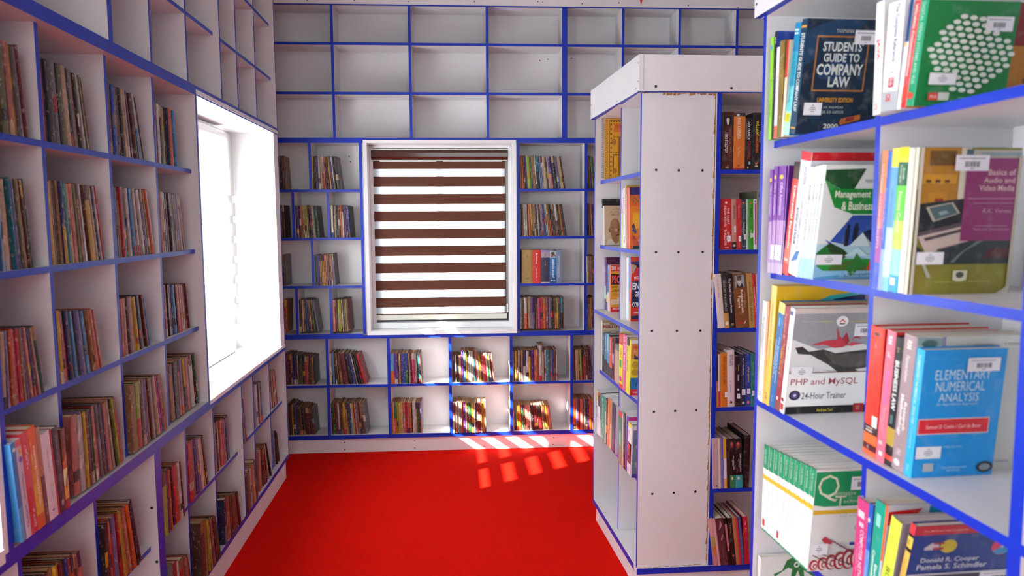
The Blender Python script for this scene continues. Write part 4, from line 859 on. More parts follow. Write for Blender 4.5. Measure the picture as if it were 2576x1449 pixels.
art('audio', 'worn olive and magenta media handbook', .155, 'cfc8bc', '8c8430', [R_(.1, 0, .3, 1, 'e4dfd6'), R_(.6, 0, .75, 1, 'b0a89a')],
    [R_(0, .72, .04, 1, 'd0c8b8'), R_(.04, .62, .40, 1, 'b07a1c'), R_(.1, .88, .36, .98, '6a4a18'), R_(.05, .76, .38, .82, 'cc9424'), R_(.08, .765, .13, .785, '5c3a14'), R_(.17, .765, .22, .785, '5c3a14'), R_(.26, .765, .31, .785, '5c3a14'), R_(.12, .64, .3, .70, 'c08420'), R_(.18, .63, .26, .66, '8a3018'),
     R_(.40, .60, .50, 1, 'd8d0bc'), R_(.45, .93, .52, .99, '586a70'), R_(.52, .92, 1, .985, 'b8b4a4'), R_(.6, .945, 1, .97, '8ca0a4'),
     P_([(.0, .62), (.48, .66), (.48, .50), (.0, .42)], '1c2126'), P_([(.10, .60), (.36, .635), (.44, .56), (.18, .50)], 'b0a898'), P_([(.13, .595), (.345, .625), (.415, .56), (.2, .512)], '4c6468'), P_([(.22, .565), (.3, .58), (.33, .56), (.25, .545)], '8ca4a4'),
     P_([(.0, .42), (.48, .50), (.48, .46), (.06, .38)], '5c4c50'), P_([(.04, .40), (.48, .47), (.60, .42), (.60, .38), (.14, .28)], 'c4b2a8'), P_([(.10, .39), (.48, .455), (.48, .435), (.12, .37)], '453a40'), P_([(.24, .315), (.5, .36), (.5, .35), (.25, .305)], '6a5c60'),
     P_([(.0, .36), (.14, .28), (.10, .26), (.0, .26)], '2a2c2e'), P_([(.14, .28), (.6, .38), (1, .38), (1, .21), (.0, .21), (.0, .27)], '2c3436'), P_([(.42, .22), (.52, .30), (.70, .37), (.66, .38), (.46, .28), (.38, .22)], '6a7878'), P_([(.7, .25), (.98, .25), (.98, .33), (.75, .31)], '4c1c20'),
     R_(.46, .37, .97, .93, '8c2a68'), T_('Basics of', .68, .815, .95, .855, 'd8b4b0', .015), T_('Audio and', .64, .765, .95, .80, 'd8b4b0', .015), T_('Video Media', .60, .71, .95, .75, 'd8b4b0', .015), R_(.5, .655, .96, .662, 'b88098'), R_(.56, .625, .96, .63, 'b08090'), T_('R.K. Verma', .66, .56, .94, .59, 'c89aa8'), R_(.6, .47, .92, .475, 'b88098'), T_('Media and Communication', .58, .44, .94, .46, 'c08c9c'),
     P_([(.42, .165), (.56, .165), (.56, .10), (.49, .085), (.42, .10)], 'd8d4b8'), E_(.49, .135, .04, .022, '55504a'), R_(.24, .085, .8, .09, 'b8ac50'), P_([(.86, 0), (1, .06), (1, 0)], 'c8c4b4'), P_([(.1, .21), (.16, .12), (.2, .12), (.13, .21)], 'a8b0a0'), R_(.965, .05, 1, .95, 'b8ac98'), R_(0, 0, .03, 1, 'cfc8b8')], bar=(.34, .845, .33, .105), call=(.04, .21, .27, .085), page='cfc4ac')
# --- right foreground, third shelf
art('compapp', 'white computer applications book', .16, 'e6e4e2', 'e6e4e2', [T_('COMPUTER APPLICATIONS\nIN MANAGEMENT', .25, .42, .75, .95, '6a7a80', .01), T_('Ananthi Sheshasaayee', .3, .16, .6, .38, '9aa0a4'), T_('MI', .3, .06, .7, .1, '555555')])
art('r2b', 'thin orange book', .16, [(0, .5, 'e8b070'), (.5, 1, 'e89a70')], 'e8a470')
art('opres', 'tall yellow operations research book', .185, [(0, .4, 'f0c050'), (.4, 1, 'e8c468')], 'e8c468', [T_('Operations Research', .3, .25, .75, .93, '9a7a3a'), T_('PHI', .3, .05, .7, .1, '555')] if False else [T_('Operations Research', .3, .25, .75, .93, '9a7a3a'), T_('rd', .3, .05, .7, .1, '4a4a4a')],
    [R_(0, 0, 1, 1, 'e6b41c'), P_([(.16, .70), (.35, .84), (.6, .92), (1.0, .955), (1, .93), (.65, .89), (.42, .81), (.26, .70)], '3cb8b4'), P_([(.26, .70), (.42, .81), (.65, .89), (1, .93), (1, .60), (.26, .60)], '162456'), T_('ANALYSIS', .82, .76, .99, .79, 'c8a850')])
art('objds', 'thick blue data structures book with yellow top', .18, [(0, .9, '2a6aa8'), (.9, 1, 'f0d878')], '2a6aa8', [T_('Data Structures and Software\nDevelopment in an\nObject Oriented Domain', .15, .2, .85, .72, 'dce8f2', .012), R_(.3, .78, .6, .86, '6aa0d0'), T_('Tremblay', .3, .05, .7, .12, '9cc0e0')],
    [R_(0, .955, 1, 1, 'c8ac84'), R_(.0, .90, 1, .955, 'e4c010'), R_(.75, .90, 1, .915, '2a2418')], page='c4a880')
art('amie', 'maroon section book with gold lettering', .165, [(0, .08, '8a4a48'), (.08, 1, '98303a')], '98303a', [T_('Applied Mechanics', .5, .3, .8, .68, 'd8a060'), T_('AMIE First 4', .2, .34, .48, .62, 'e0a848', .02), R_(.3, .10, .6, .13, 'f0e8e0'), T_('Section B', .3, .70, .7, .93, 'd0a0a0')])
art('php', 'white computer book with red paper bird cover', .178, 'eeecec', 'efefee', [T_('PHP and MySQL', .35, .42, .75, .90, 'a87078', .01), T_('24-Hour Trainer', .4, .2, .65, .4, 'a0a0a0'), E_(.5, .13, .3, .018, '7a1c20'), R_(.2, .03, .8, .09, 'b83a30'), R_(.2, .93, .8, .97, '4a5a90')],
    [R_(0, .95, 1, 1, 'd0c4bc'), R_(0, .40, 1, .955, '9a9aa0'), R_(.0, .40, 1, .62, 'b8b8bc'), P_([(0, .72), (.12, .68), (.3, .62), (.8, .66), (1, .62), (1, .40), (0, .43)], 'dcdcdc'),
     P_([(.04, .64), (.12, .65), (.2, .60), (.36, .62), (.5, .58), (1, .62), (1, .45), (.75, .40), (.55, .40), (.44, .47), (.22, .57), (.08, .58)], '3c3836'), P_([(.36, .60), (.5, .57), (.75, .57), (1, .585), (1, .48), (.7, .44), (.5, .47)], '57504c'), P_([(.75, .42), (1, .45), (1, .41), (.8, .40)], 'd4d4d4'), P_([(0, .50), (.12, .48), (.38, .42), (.45, .40), (0, .42)], 'd8d8dc'),
     P_([(.22, .665), (.38, .705), (.50, .71), (.56, .72), (.62, .66), (.58, .635), (.48, .63), (.38, .66)], 'c83a4c'), P_([(.50, .71), (.48, .83), (.53, .73), (.56, .72)], 'c4303f'), P_([(.56, .72), (.60, .775), (.64, .70), (.62, .66)], 'a82838'), P_([(.62, .66), (.68, .685), (.80, .665), (.74, .66), (.66, .645)], 'd0485a'), P_([(.66, .70), (.70, .735), (.74, .735), (.78, .70), (.74, .72), (.70, .72)], 'c4303f'),
     E_(.535, .88, .068, .050, 'f0eeec'), P_([(.50, .87), (.535, .905), (.575, .87), (.56, .87), (.535, .89), (.515, .87)], 'c02434'), R_(.505, .852, .565, .862, '2a2222'), R_(.08, .88, .40, .886, 'b8b4a8'), R_(.3, .875, .44, .881, 'c8b850'), R_(.62, .875, .88, .881, 'c8b850'),
     R_(0, .075, 1, .40, 'f0efee'), R_(0, .395, 1, .402, '8a4a4a'), T_('PHP and MySQL', .03, .265, .80, .345, 'a84c58', .004), T_('24-Hour Trainer', .17, .145, .68, .21, '55555c', .004), E_(.09, .185, .065, .048, '2a2244'), E_(.09, .185, .040, .030, '5a4a8c'), E_(.09, .185, .018, .013, 'd0d0d8'),
     R_(0, 0, 1, .075, '141418'), T_('Andrew Tarr', .36, .02, .55, .05, 'd8c820', .01), R_(.78, 0, .9, .09, 'a81c28'), T_('W', .81, .02, .86, .07, 'e0a8a0')], bar=(.68, .74, .24, .115), call=(.02, .365, .24, .095))
art('corpfin', 'thick orange red corporate finance book', .165, [(0, .04, 'f0603a'), (.04, .09, '5a1a20'), (.09, .17, 'f06a34'), (.17, .235, '3a2024'), (.235, 1, 'ee3a28')], 'c8241c', [T_('CORPORATE FINANCE', .5, .34, .8, .78, 'c0281c', .01), T_('THEORY AND PRACTICE', .2, .36, .4, .7, 'b0241a'), E_(.5, .945, .2, .015, '4a2a2a'), T_('Damodaran', .2, .84, .8, .87, 'f4dcd8'), R_(.2, .185, .7, .2, 'c0b0a8'), R_(.2, .21, .7, .22, 'c0b0a8'), T_('WILEY', .2, .05, .7, .08, 'd8c8c0')], scall=(.62, .235, 1.0, .32))
art('dynamics', 'pink dynamics textbook', .165, [(0, 1, 'ea6a80')], 'd83a34', [T_('Dynamics', .3, .44, .75, .70, 'a86ac8', .02), T_('Business Laws\nand Taxation', .3, .2, .7, .45, 'f0b0bc'), T_('of', .3, .80, .7, .84, 'f4dce0'), T_('RM', .3, .9, .75, .96, 'f4dce0', .02), R_(.4, .05, .8, .08, 'f6e0e4'), R_(.3, .13, .7, .16, 'f2b8c0')])
art('buslaw', 'black business law book with gold block', .16, [(0, .045, '16161c'), (.045, .085, 'd8402c'), (.085, .16, '16161c'), (.16, .30, 'b0923a'), (.30, 1, '1a1a22')], '16161c', [T_('BUSINESS LAW', .3, .44, .8, .82, 'f0eeec', .02), T_('Je', .3, .88, .7, .93, 'b89a4a'), R_(.3, .33, .7, .40, '4a6a6a')])
art('resmeth', 'mauve research methodology book', .175, [(0, 1, '9c848a')], 'd2d2cc', [T_('Research\nMethodology', .2, .2, .8, .62, 'f2eeee', .02), T_('Panneerselvam', .35, .66, .65, .85, 'e0d4d6', .01), T_('RM', .35, .90, .7, .96, 'f0e8e8', .02), T_('PHI', .3, .12, .7, .16, 'e0d4d6'), E_(.45, .06, .25, .025, 'e0d4d6')],
    [P_([(.0, .94), (.22, .94), (.22, .99), (0, 1)], '8ca4a8'), E_(.11, .95, .07, .03, '4a6c68'), R_(.22, .9, .25, 1, '9a8cb0'), T_('SECOND EDITION', .5, .93, .68, .945, '8a8a86'), T_('R. PANNEER', .78, .93, .95, .945, '6a6a66'), T_('Prentice', .8, .06, .95, .08, '7878b0')])
art('numerical', 'bright blue numerical analysis textbook', .127, '25a8e6', '0f96e2', [T_('ELEMENTARY NUMERICAL ANALYSIS', .35, .42, .7, .95, 'b8e0f4', .012), T_('CONTE', .35, .22, .65, .38, '9cd4f0'), T_('TMH', .35, .04, .7, .10, '9cd4f0')],
    [R_(.05, .40, .90, .93, '2aa2e6'), R_(.055, .405, .895, .925, '0f96e2'), R_(.0, .13, .90, .30, '22a0e6'), R_(.0, .135, .895, .295, '0f96e2'),
     T_('ELEMENTARY', .15, .77, .83, .845, 'd4eaf4', -.004), T_('NUMERICAL', .17, .68, .77, .755, 'd4eaf4', -.004), T_('ANALYSIS', .22, .60, .71, .665, 'd4eaf4', -.004), T_('An Algorithmic Approach', .2, .565, .70, .59, 'b4dcf2', .012), R_(-.0, .345, .88, .47, 'e2d0d8'), R_(.01, .352, .87, .463, 'e02030'), T_('Samuel D Conte / Carl de Boor', .10, .39, .78, .42, 'f4c8c8', .01), T_('THIRD EDITION', .34, .235, .57, .25, 'b8e0f4'), R_(.12, .05, .25, .115, 'b0b4b8'), T_('Tata McGraw-Hill', .32, .07, .68, .085, 'c8e8f6'), T_('EDITION', .42, .045, .58, .06, 'c8e8f6'), E_(.89, .07, .105, .045, '20283a'), E_(.89, .07, .07, .028, '8c9096')], bar=(.52, .83, .40, .105), call=(.01, .155, .31, .095))
# --- right foreground, fourth shelf
for i in range(10):
    cv = []
    if i == 9:
        cv = [R_(0, .64, 1, .98, '16965c'), P_([(.55, .98), (.95, .98), (1, .99), (1, .93)], '62b02c'), P_([(0, .66), (.15, .635), (.45, .63), (.8, .66), (.8, .62), (.2, .60), (0, .61)], 'e6e8e4'), R_(0, .565, 1, .605, 'e2b220'), T_('Q', .03, .69, .28, .95, 'dcdcc0', -.01), T_('uantitative', .20, .745, .48, .785, 'c8dcc0'), T_('T', .24, .60, .37, .74, 'dcdcc0', -.01), T_('echniques', .34, .66, .66, .705, 'c8dcc0'), T_('N.D. VOHRA', .24, .53, .66, .55, 'b0b0b0'),
              E_(.55, .42, .055, .036, 'c0bcc8'), E_(.38, .25, .05, .03, 'd0ccd2'), R_(.60, .33, .75, .39, 'dcdad6'), R_(.46, .245, .72, .275, '2c3c94'), P_([(.02, .10), (.25, .16), (.65, .22), (.8, .18), (.8, 0), (0, 0), (0, .04)], 'e4dcd4')]
        for q in range(7):
            u = .06 + .10 * q; cv += [E_(u, .06 + .012 * q, .055 + .006 * q, .055 + .012 * q, 'b02434'), E_(u + .01, .055 + .012 * q, .04 + .005 * q, .04 + .010 * q, 'e6d8d0'), E_(u + .015, .05 + .012 * q, .025 + .003 * q, .025 + .007 * q, 'b02434'), E_(u + .018, .048 + .012 * q, .013 + .002 * q, .013 + .004 * q, 'e6d8d0')]
        cv += [P_([(.22, .31), (.23, .315), (.70, .08), (.69, .07)], '7a2c38'), P_([(.12, .32), (.16, .35), (.25, .30), (.24, .27), (.16, .28)], 'c03848'), P_([(.02, .17), (.03, .175), (.24, .07), (.23, .065)], '6a4048'), P_([(.14, .17), (.15, .175), (.46, .07), (.45, .065)], '6a4048')]
    art('quant%d' % i, 'white and green matching textbook', .165, [(0, .02, '2a9a70'), (.02, .605, 'eceae8'), (.605, .655, 'e8b830'), (.655, .73, 'eceae8'), (.73, 1, '129468')], 'e4e4e0', [T_('N D VOHRA', .35, .78, .65, .95, 'c4e0cc', .01), T_('Quantitative', .35, .38, .6, .52, 'c0c8d8')] + ([R_(.4, .06, .8, .14, 'b8444c')] if i in (0, 3) else []), cv, page='efece8', bar=(.40, .80, .26, .13) if i == 9 else None, call=(.0, .17, .2, .11) if i == 9 else None)
art('network', 'magenta computer networking book', .165, [(0, .35, 'd8286c'), (.35, 1, 'c8407c')], 'd8d4da', [T_('COMPUTER NETWORKING', .5, .1, .8, .74, 'f0d0dc', .01), T_('A Top-Down Approach', .25, .25, .42, .6, 'e8a8c0'), R_(.2, .84, .75, .9, 'ecc8d4'), R_(.35, .76, .75, .8, 'e8b8c8')])
art('r3b2', 'narrow blue book', .15, [(0, .6, '5c94dc'), (.6, 1, '1c58b8')], '2c68c0', [T_('Foundations of Algorithms', .35, .1, .7, .5, 'c8dcf4', .01), E_(.5, .86, .25, .02, 'e8e8f0')])
art('elecomm', 'teal electronic communications book', .165, '0f9e88', 'd8d8da', [T_('Electronic\nCommunications S', .25, .05, .8, .72, 'e8f6f2', .02), R_(.3, .80, .7, .9, '8cd0c4')])
art('r3b4', 'thin orange and grey book with red corner', .185, [(0, .55, 'c0bcc4'), (.55, 1, 'e8642c')], 'd6d4da', [], [P_([(0, .95), (.30, .97), (.2, .87), (0, .84)], 'd81420'), R_(.36, .88, 1, .985, '1a94bc')])
art('business', 'lime yellow business book', .16, 'd2e84c', 'b8b0b4', [T_('BUSINESS', .35, .1, .75, .66, '4a5a1c'), T_('fifth', .4, .78, .6, .86, 'b0c840')], page='cfc8c8')
art('bizres', 'navy research methods book with red band', .19, [(0, .50, '16181e'), (.50, .78, 'e8b858'), (.78, .81, '16181e'), (.81, .90, 'e0c050'), (.90, .925, '16181e'), (.925, 1, 'e43a44')], '1e3684', [T_('METHODS', .4, .12, .85, .42, 'd8d8d0', .02), T_('BUSINESS RESEARCH', .1, .05, .3, .45, 'c8a840'), T_('The McGraw', .25, .55, .75, .72, 'c09848'), T_('62', .3, .83, .7, .88, '6a5a20')],
    [R_(0, .925, .74, 1, 'c42434'), T_('The McGraw-Hill Companies', .04, .945, .46, .965, 'e8b0b0', .01), R_(0, .62, 1, .925, '1f3a8a'), P_([(.74, .925), (.74, .90), (1, .68), (1, .80)], 'c8b428'), E_(.30, .825, .07, .055, 'd0c030'), P_([(.10, .82), (.16, .86), (.22, .84), (.22, .80), (.10, .80)], 'c8c0c8'), R_(.17, .80, .26, .82, 'a83040'), R_(.17, .845, .26, .86, 'a83040'), E_(.75, .80, .085, .07, 'd8385c'), P_([(.68, .76), (.75, .80), (.83, .77), (.80, .74), (.72, .735)], '2a8cc4'), P_([(.75, .80), (.83, .82), (.835, .77)], '38a868'), P_([(.74, .79), (.78, .83), (.80, .80)], 'e8e4e4'),
     T_('Donald R. Cooper', .09, .685, .58, .735, 'd4d8e4', .015), T_('Pamela S. Schindler', .07, .635, .66, .68, 'd4d8e4', .015), R_(0, .585, 1, .60, 'c8ccd8'), R_(0, .2, 1, .585, '3c3444')], bar=(.62, .50, .38, .09))
art('hand', 'white book with green handprint cover', .16, 'e4e2de', 'd6d6d4', [], [P_([(.30, .83), (.36, .95), (.48, .99), (.58, .985), (.66, .93), (.88, .88), (.86, .85), (.68, .86), (.78, .75), (.75, .73), (.60, .82), (.62, .70), (.58, .69), (.52, .82), (.46, .70), (.42, .71), (.44, .84), (.38, .86), (.20, .76), (.18, .79)], '1f6e2c'), E_(.50, .89, .04, .035, 'd8dcd4'), E_(.50, .89, .02, .018, '1f6e2c')])
# --- island, left-facing side
art('notebook', 'orange spiral notebook with black line-drawn cover', .16, 'd8901c', 'e09a1e', [], [R_(.10, .02, .97, .98, 'b0700c'), R_(.12, .04, .95, .96, 'e8a424'), R_(.22, .78, .95, .92, 'e2701c'), T_('CHANTPUR', .30, .85, .92, .89, '6a2a10'), R_(.2, .69, .95, .72, 'c8841a'), R_(.34, .08, .40, .70, 'b8741a'), R_(.355, .08, .365, .70, '6a3c10'), R_(.18, .40, .8, .42, '7a4a10'), R_(.18, .44, .8, .45, '7a4a10'), P_([(.44, .70), (.6, .70), (.56, .55), (.47, .42), (.50, .56)], 'c07a18'), R_(.45, .12, .47, .38, '7a4a10'), R_(.45, .22, .8, .235, '7a4a10'), R_(.45, .30, .8, .315, '7a4a10'), R_(.20, .10, .22, .40, '7a4a10'), E_(.25, .15, .06, .04, 'c07a18'), E_(.22, .62, .07, .05, 'b8741a')])
dn = []
for q in range(12): dn += [R_(.13 + .07 * q, .945, .17 + .07 * q, .96, '4a2a0c'), R_(.13, .06 + .075 * q, .16, .09 + .075 * q, '4a2a0c')]
ART['notebook']['ci'] = list(ART['notebook']['ci']) + dn
art('i2a1', 'clear-covered grey book', .15, 'b0b0b4', 'a8a8ac', [R_(.3, .1, .5, .9, 'e0e0e4'), R_(.5, .05, .7, .4, 'c83c3c')])
art('i2a2', 'black book with grey spine', .155, [(0, .8, '9aa4b0'), (.8, 1, '141014')], '17110f', [], [E_(.85, .90, .1, .04, '8a6a2a')])
art('portrait', 'tan book with bald man portrait cover', .15, 'cfc4ba', 'c0a284', [], [R_(.03, 0, 1, 1, 'c4a688'), T_('ഗാന്ധി', .5, .90, .95, .94, 'a0483a'), T_('ജീവിതം', .35, .82, .95, .87, 'a8503c'), T_('കഥ', .4, .75, .9, .80, 'a8503c'), P_([(.12, 0), (.9, 0), (.86, .10), (.7, .14), (.3, .16), (.16, .10)], 'd2c4b0'), E_(.64, .42, .32, .26, '8e5c3c'), E_(.58, .46, .26, .20, 'a47048'), P_([(.38, .4), (.45, .14), (.66, .02), (.86, .08), (.9, .3)], '9a6642'), E_(.30, .38, .06, .06, '8a5838'), P_([(.38, .47), (.62, .41), (.95, .40), (.95, .39), (.62, .40), (.38, .455)], '3a3230'), P_([(.60, .42), (.62, .34), (.78, .34), (.80, .41)], 'b89878'), P_([(.72, .26), (.92, .28), (.92, .25), (.74, .23)], '4a4040')], cu=0.45)
art('i2b1', 'thin magenta and yellow booklet', .14, [(0, .6, 'd4d24a'), (.6, 1, 'b0366c')], 'c8c850', [])
art('i2b2', 'pale blue and white booklet', .14, 'c4ccd8', 'c4ccd8', [R_(.3, .3, .6, .7, '8a9ab0')])
art('classroom', 'white class room guide with red letters', .14, 'e0d8d8', 'd8d0d0', [T_('LDC', .2, .68, .85, .84, 'd85a3a', .02), T_('Class Room', .25, .36, .8, .66, 'c86a6a', .01), R_(.3, .08, .7, .2, 'b04a7a')])
art('i2b4', 'maroon and tan book', .15, 'b09a6c', 'c8a04c')
art('i2b5', 'red spined glossy book', .14, 'c4342c', 'c4342c', [R_(.3, .1, .5, .9, 'e0a8a0')])
art('rooster', 'bright orange book with painted bird', .15, 'e0682c', 'ea7e1c', [], [R_(0, .88, 1, 1, '2c1c6c'), R_(0, .7, 1, .88, 'e25e1e'), R_(.2, .35, 1, .6, 'f0a01c'), E_(.55, .45, .35, .12, 'f4ae20'), R_(0, 0, 1, .2, 'e86a2a'), P_([(.1, .22), (.2, .14), (.5, .13), (.8, .2), (1, .24), (1, .0), (.3, 0)], 'd85a3c'), P_([(.12, .3), (.2, .22), (.4, .2), (.45, .14), (.2, .16)], 'b8442c'), P_([(.55, .13), (.8, .22), (1, .26), (1, .16), (.8, .10)], 'e8b090'), P_([(.1, .38), (.3, .42), (.4, .34), (.25, .30)], '6a3c54'), P_([(.15, .30), (.3, .36), (.5, .28), (.4, .24)], '445a8a'), R_(.2, .0, 1, .05, '0f4a48')] + [E_(.05 + .11 * q, .84 - .035 * (q % 3), .05, .018, '3c8a4c') for q in range(9)], cu=0.33)
art('i3a1', 'purple and white glossy book', .15, [(0, .2, '5c3a6c'), (.2, .45, '9ac0b8'), (.45, 1, '7a4a8c')], '5a1c4c', [R_(.4, .1, .55, .95, 'e4dce8')])
art('i3a2', 'dark purple book with red strip', .16, [(0, .15, '5c2c6a'), (.15, .3, 'c89a3a'), (.3, 1, '4c1c54')], '551040', [], [E_(.72, .93, .1, .03, 'b83a2c'), R_(.86, .5, 1, 1, 'b8342c')])
art('i3a3', 'blue and white book', .15, [(0, .4, 'c8ccd8'), (.4, 1, '2c5ca4')], '4c74b0')
art('i3a4', 'white exam guide with blue letters', .15, 'c4bcc8', 'c4bcc8', [T_('PSC GUIDE', .2, .4, .8, .9, '4a4a9c', .02), R_(.2, .1, .7, .3, 'c8b83c')])
art('psc', 'orange and red exam guide dated 2010', .15, [(0, 1, 'd8643c')], 'e09a20', [], [R_(0, .86, 1, 1, 'd0342c'), T_('2010', .01, .89, .14, .97, 'f4e8e0', .03), T_('വർഷ', .17, .90, .30, .96, 'f4e8e0'), R_(0, .58, .6, .80, '1a1414'), T_('PSC', .02, .60, .25, .78, 'e83c44', .04), T_('മുൻവർഷ', .02, .50, .2, .56, '3a2410', .01), T_('ചോദ്യങ്ങൾ', .02, .43, .28, .49, '3a2410', .01), R_(.05, .40, .7, .405, '8a5a18'), R_(.05, .38, .65, .385, '8a5a18'), R_(.05, .36, .7, .365, '8a5a18'), T_('ലാസ്റ്റ്', .01, .16, .30, .31, 'ece8e4', .02), R_(0, 0, 1, .10, 'cc2430'), T_('BRILLIANCE', .06, .055, .36, .085, 'f4e0e0', .02)])
art('i3b1', 'white narrow book', .15, 'e2e2ea', 'e2e2ea')
art('i3b2', 'pale blue lettered book', .15, 'b4c4dc', 'c4ccd8', [T_('EXAM GUIDE', .2, .5, .8, .9, '8aa4c8')])
art('i3b3', 'blue-orange book with red cover top', .16, [(0, .3, 'd8a03c'), (.3, .5, 'c84a30'), (.5, 1, '4a68b4')], 'd4382c', [], [R_(0, .93, 1, 1, 'd8341e'), T_('General Institute of Commerce', .2, .945, 1, .965, 'f0d890'), R_(0, .885, 1, .93, '2c3c8c')])
art('grammar', 'red grammar book with rainbow top corner', .16, [(0, .3, 'd4803c'), (.3, 1, 'c83428')], 'd42a20', [], [R_(0, .94, 1, 1, '1c1414'), R_(.2, .90, 1, .94, '2a4c9c'), R_(.2, .86, 1, .90, '2c8a48'), R_(.2, .82, 1, .86, 'e0a02c'), P_([(0, 1), (.12, .97), (.04, .84), (0, .84)], 'b8a890'), T_('HIGH SCHOOL', .06, .74, .50, .785, 'f2e4e0', .02), R_(.015, .25, .6, .70, '1c1c4c'), T_('ENGLISH', .02, .555, .56, .675, 'f4f0ec', .03), T_('GRAMMAR', .08, .43, .52, .525, 'f0ece4', .03), T_('&', .22, .35, .29, .415, 'f0ece4', .03), T_('COMPOSITION', .02, .255, .56, .335, 'f0ece4', .03), T_('BY', .22, .19, .27, .215, 'f0d8d4', .02), T_('WREN & MARTIN', .06, .135, .48, .17, 'f4e4e0', .02), R_(0, .045, 1, .10, '1a2040')])
art('pearls', 'tall beige pearls of knowledge book', .16, 'd8d4cc', 'cbbfa6', [R_(.3, .2, .7, .9, 'b0a898')], [R_(0, .95, 1, 1, 'a89478'), T_('PEARLS OF KNOWLEDGE', .02, .845, .95, .90, '9c1c24', .05), R_(0, .78, 1, .80, 'b8ac94'), E_(.3, .93, .12, .02, 'a0785c'), E_(.65, .93, .12, .02, 'a0785c')])
for k, lk, sp in (('i4a1', 'dark blue and black book', [(0, .45, '1c1c2c'), (.45, 1, '3c4a6c')]), ('i4a2', 'teal and black book', [(0, .35, '141a24'), (.35, 1, '2a7c94')]), ('i4a3', 'blue book with dark foot', [(0, .3, '1c2430'), (.3, .6, '3c8ac0'), (.6, 1, '6aa8d0')]), ('i4a4', 'red and orange book', [(0, .25, '3c1c1c'), (.25, .6, 'd0502c'), (.6, 1, 'c83028')]), ('i4a5', 'black book with lilac middle', [(0, .4, '1a141c'), (.4, .65, '9a8cac'), (.65, 1, '181418')]), ('i4a6', 'thin maroon book', 'a03038')):
    art(k, lk, .15, sp, '3a3038', [T_('HARBOUR', .3, .55, .7, .92, 'd8d0cc', .01)] if k != 'i4a6' else [], page='ece8e0')
art('i4a7', 'short beige book with blue cover top', .14, [(0, .85, 'c0a48c'), (.85, 1, '6a7484')], 'c0a48c')
art('i4b1', 'bright yellow book with red ends', .15, [(0, .08, 'd42c2c'), (.08, .80, 'ecde38'), (.80, 1, 'd42c30')], 'ece040', [T_('LATEST', .3, .85, .7, .96, 'f0c850', .01), T_('HIRA', .3, .55, .75, .72, 'd8503c', .02), R_(.25, .38, .75, .52, '3c9a4c'), E_(.5, .17, .35, .05, 'd83c8c')])
art('ldclerk', 'pink clerk exam file', .15, 'e0508c', 'e8d8de', [T_('L.D. CLERK MAIN FILE', .3, .38, .8, .96, 'f8e8ee', .02), T_('BRILLIANCE COLLEGE', .3, .05, .7, .36, 'f4d0dc', .01)])
art('assistant', 'narrow yellow assistant exam book', .15, [(0, .86, 'ead83c'), (.86, 1, '2a241c')], 'e8e0d8', [T_('ASSISTANT MAIN FILE', .3, .4, .7, .84, '8a7a20', .01)])
art('spoken', 'yellow and blue spoken language book', .155, 'e4d040', 'e8c83c', [], [R_(0, .93, 1, 1, 'e0dcd8'), R_(0, .66, 1, .93, 'd8823c'), T_('rbs', .15, .84, .55, .90, 'd8341e', .03), T_('Proverbs', .2, .77, .95, .81, 'e8c8b8'), P_([(.2, .74), (.5, .68), (.9, .72), (.9, .66), (.2, .66)], '2c2430'), R_(0, .30, 1, .66, 'e8cc30'), E_(.3, .55, .22, .07, 'c09a18'), E_(.3, .42, .25, .06, 'c09a18'), P_([(.15, .66), (.5, .64), (.95, .60), (.95, .63), (.6, .665)], '2c50a0'), T_('SPOKEN', .68, .50, .99, .58, 'd82430', .03), T_('ENGLISH', .60, .32, .99, .46, 'd82430', .04), R_(0, .11, 1, .32, '1c6cac'), E_(.62, .20, .20, .10, '3c94cc'), P_([(.3, .11), (.42, .28), (.55, .32), (.45, .18)], '0f4c84'), R_(0, 0, 1, .11, 'd42430'), T_('magic reader', .2, .035, .95, .075, 'f8e0e0', .02)], cu=.36)
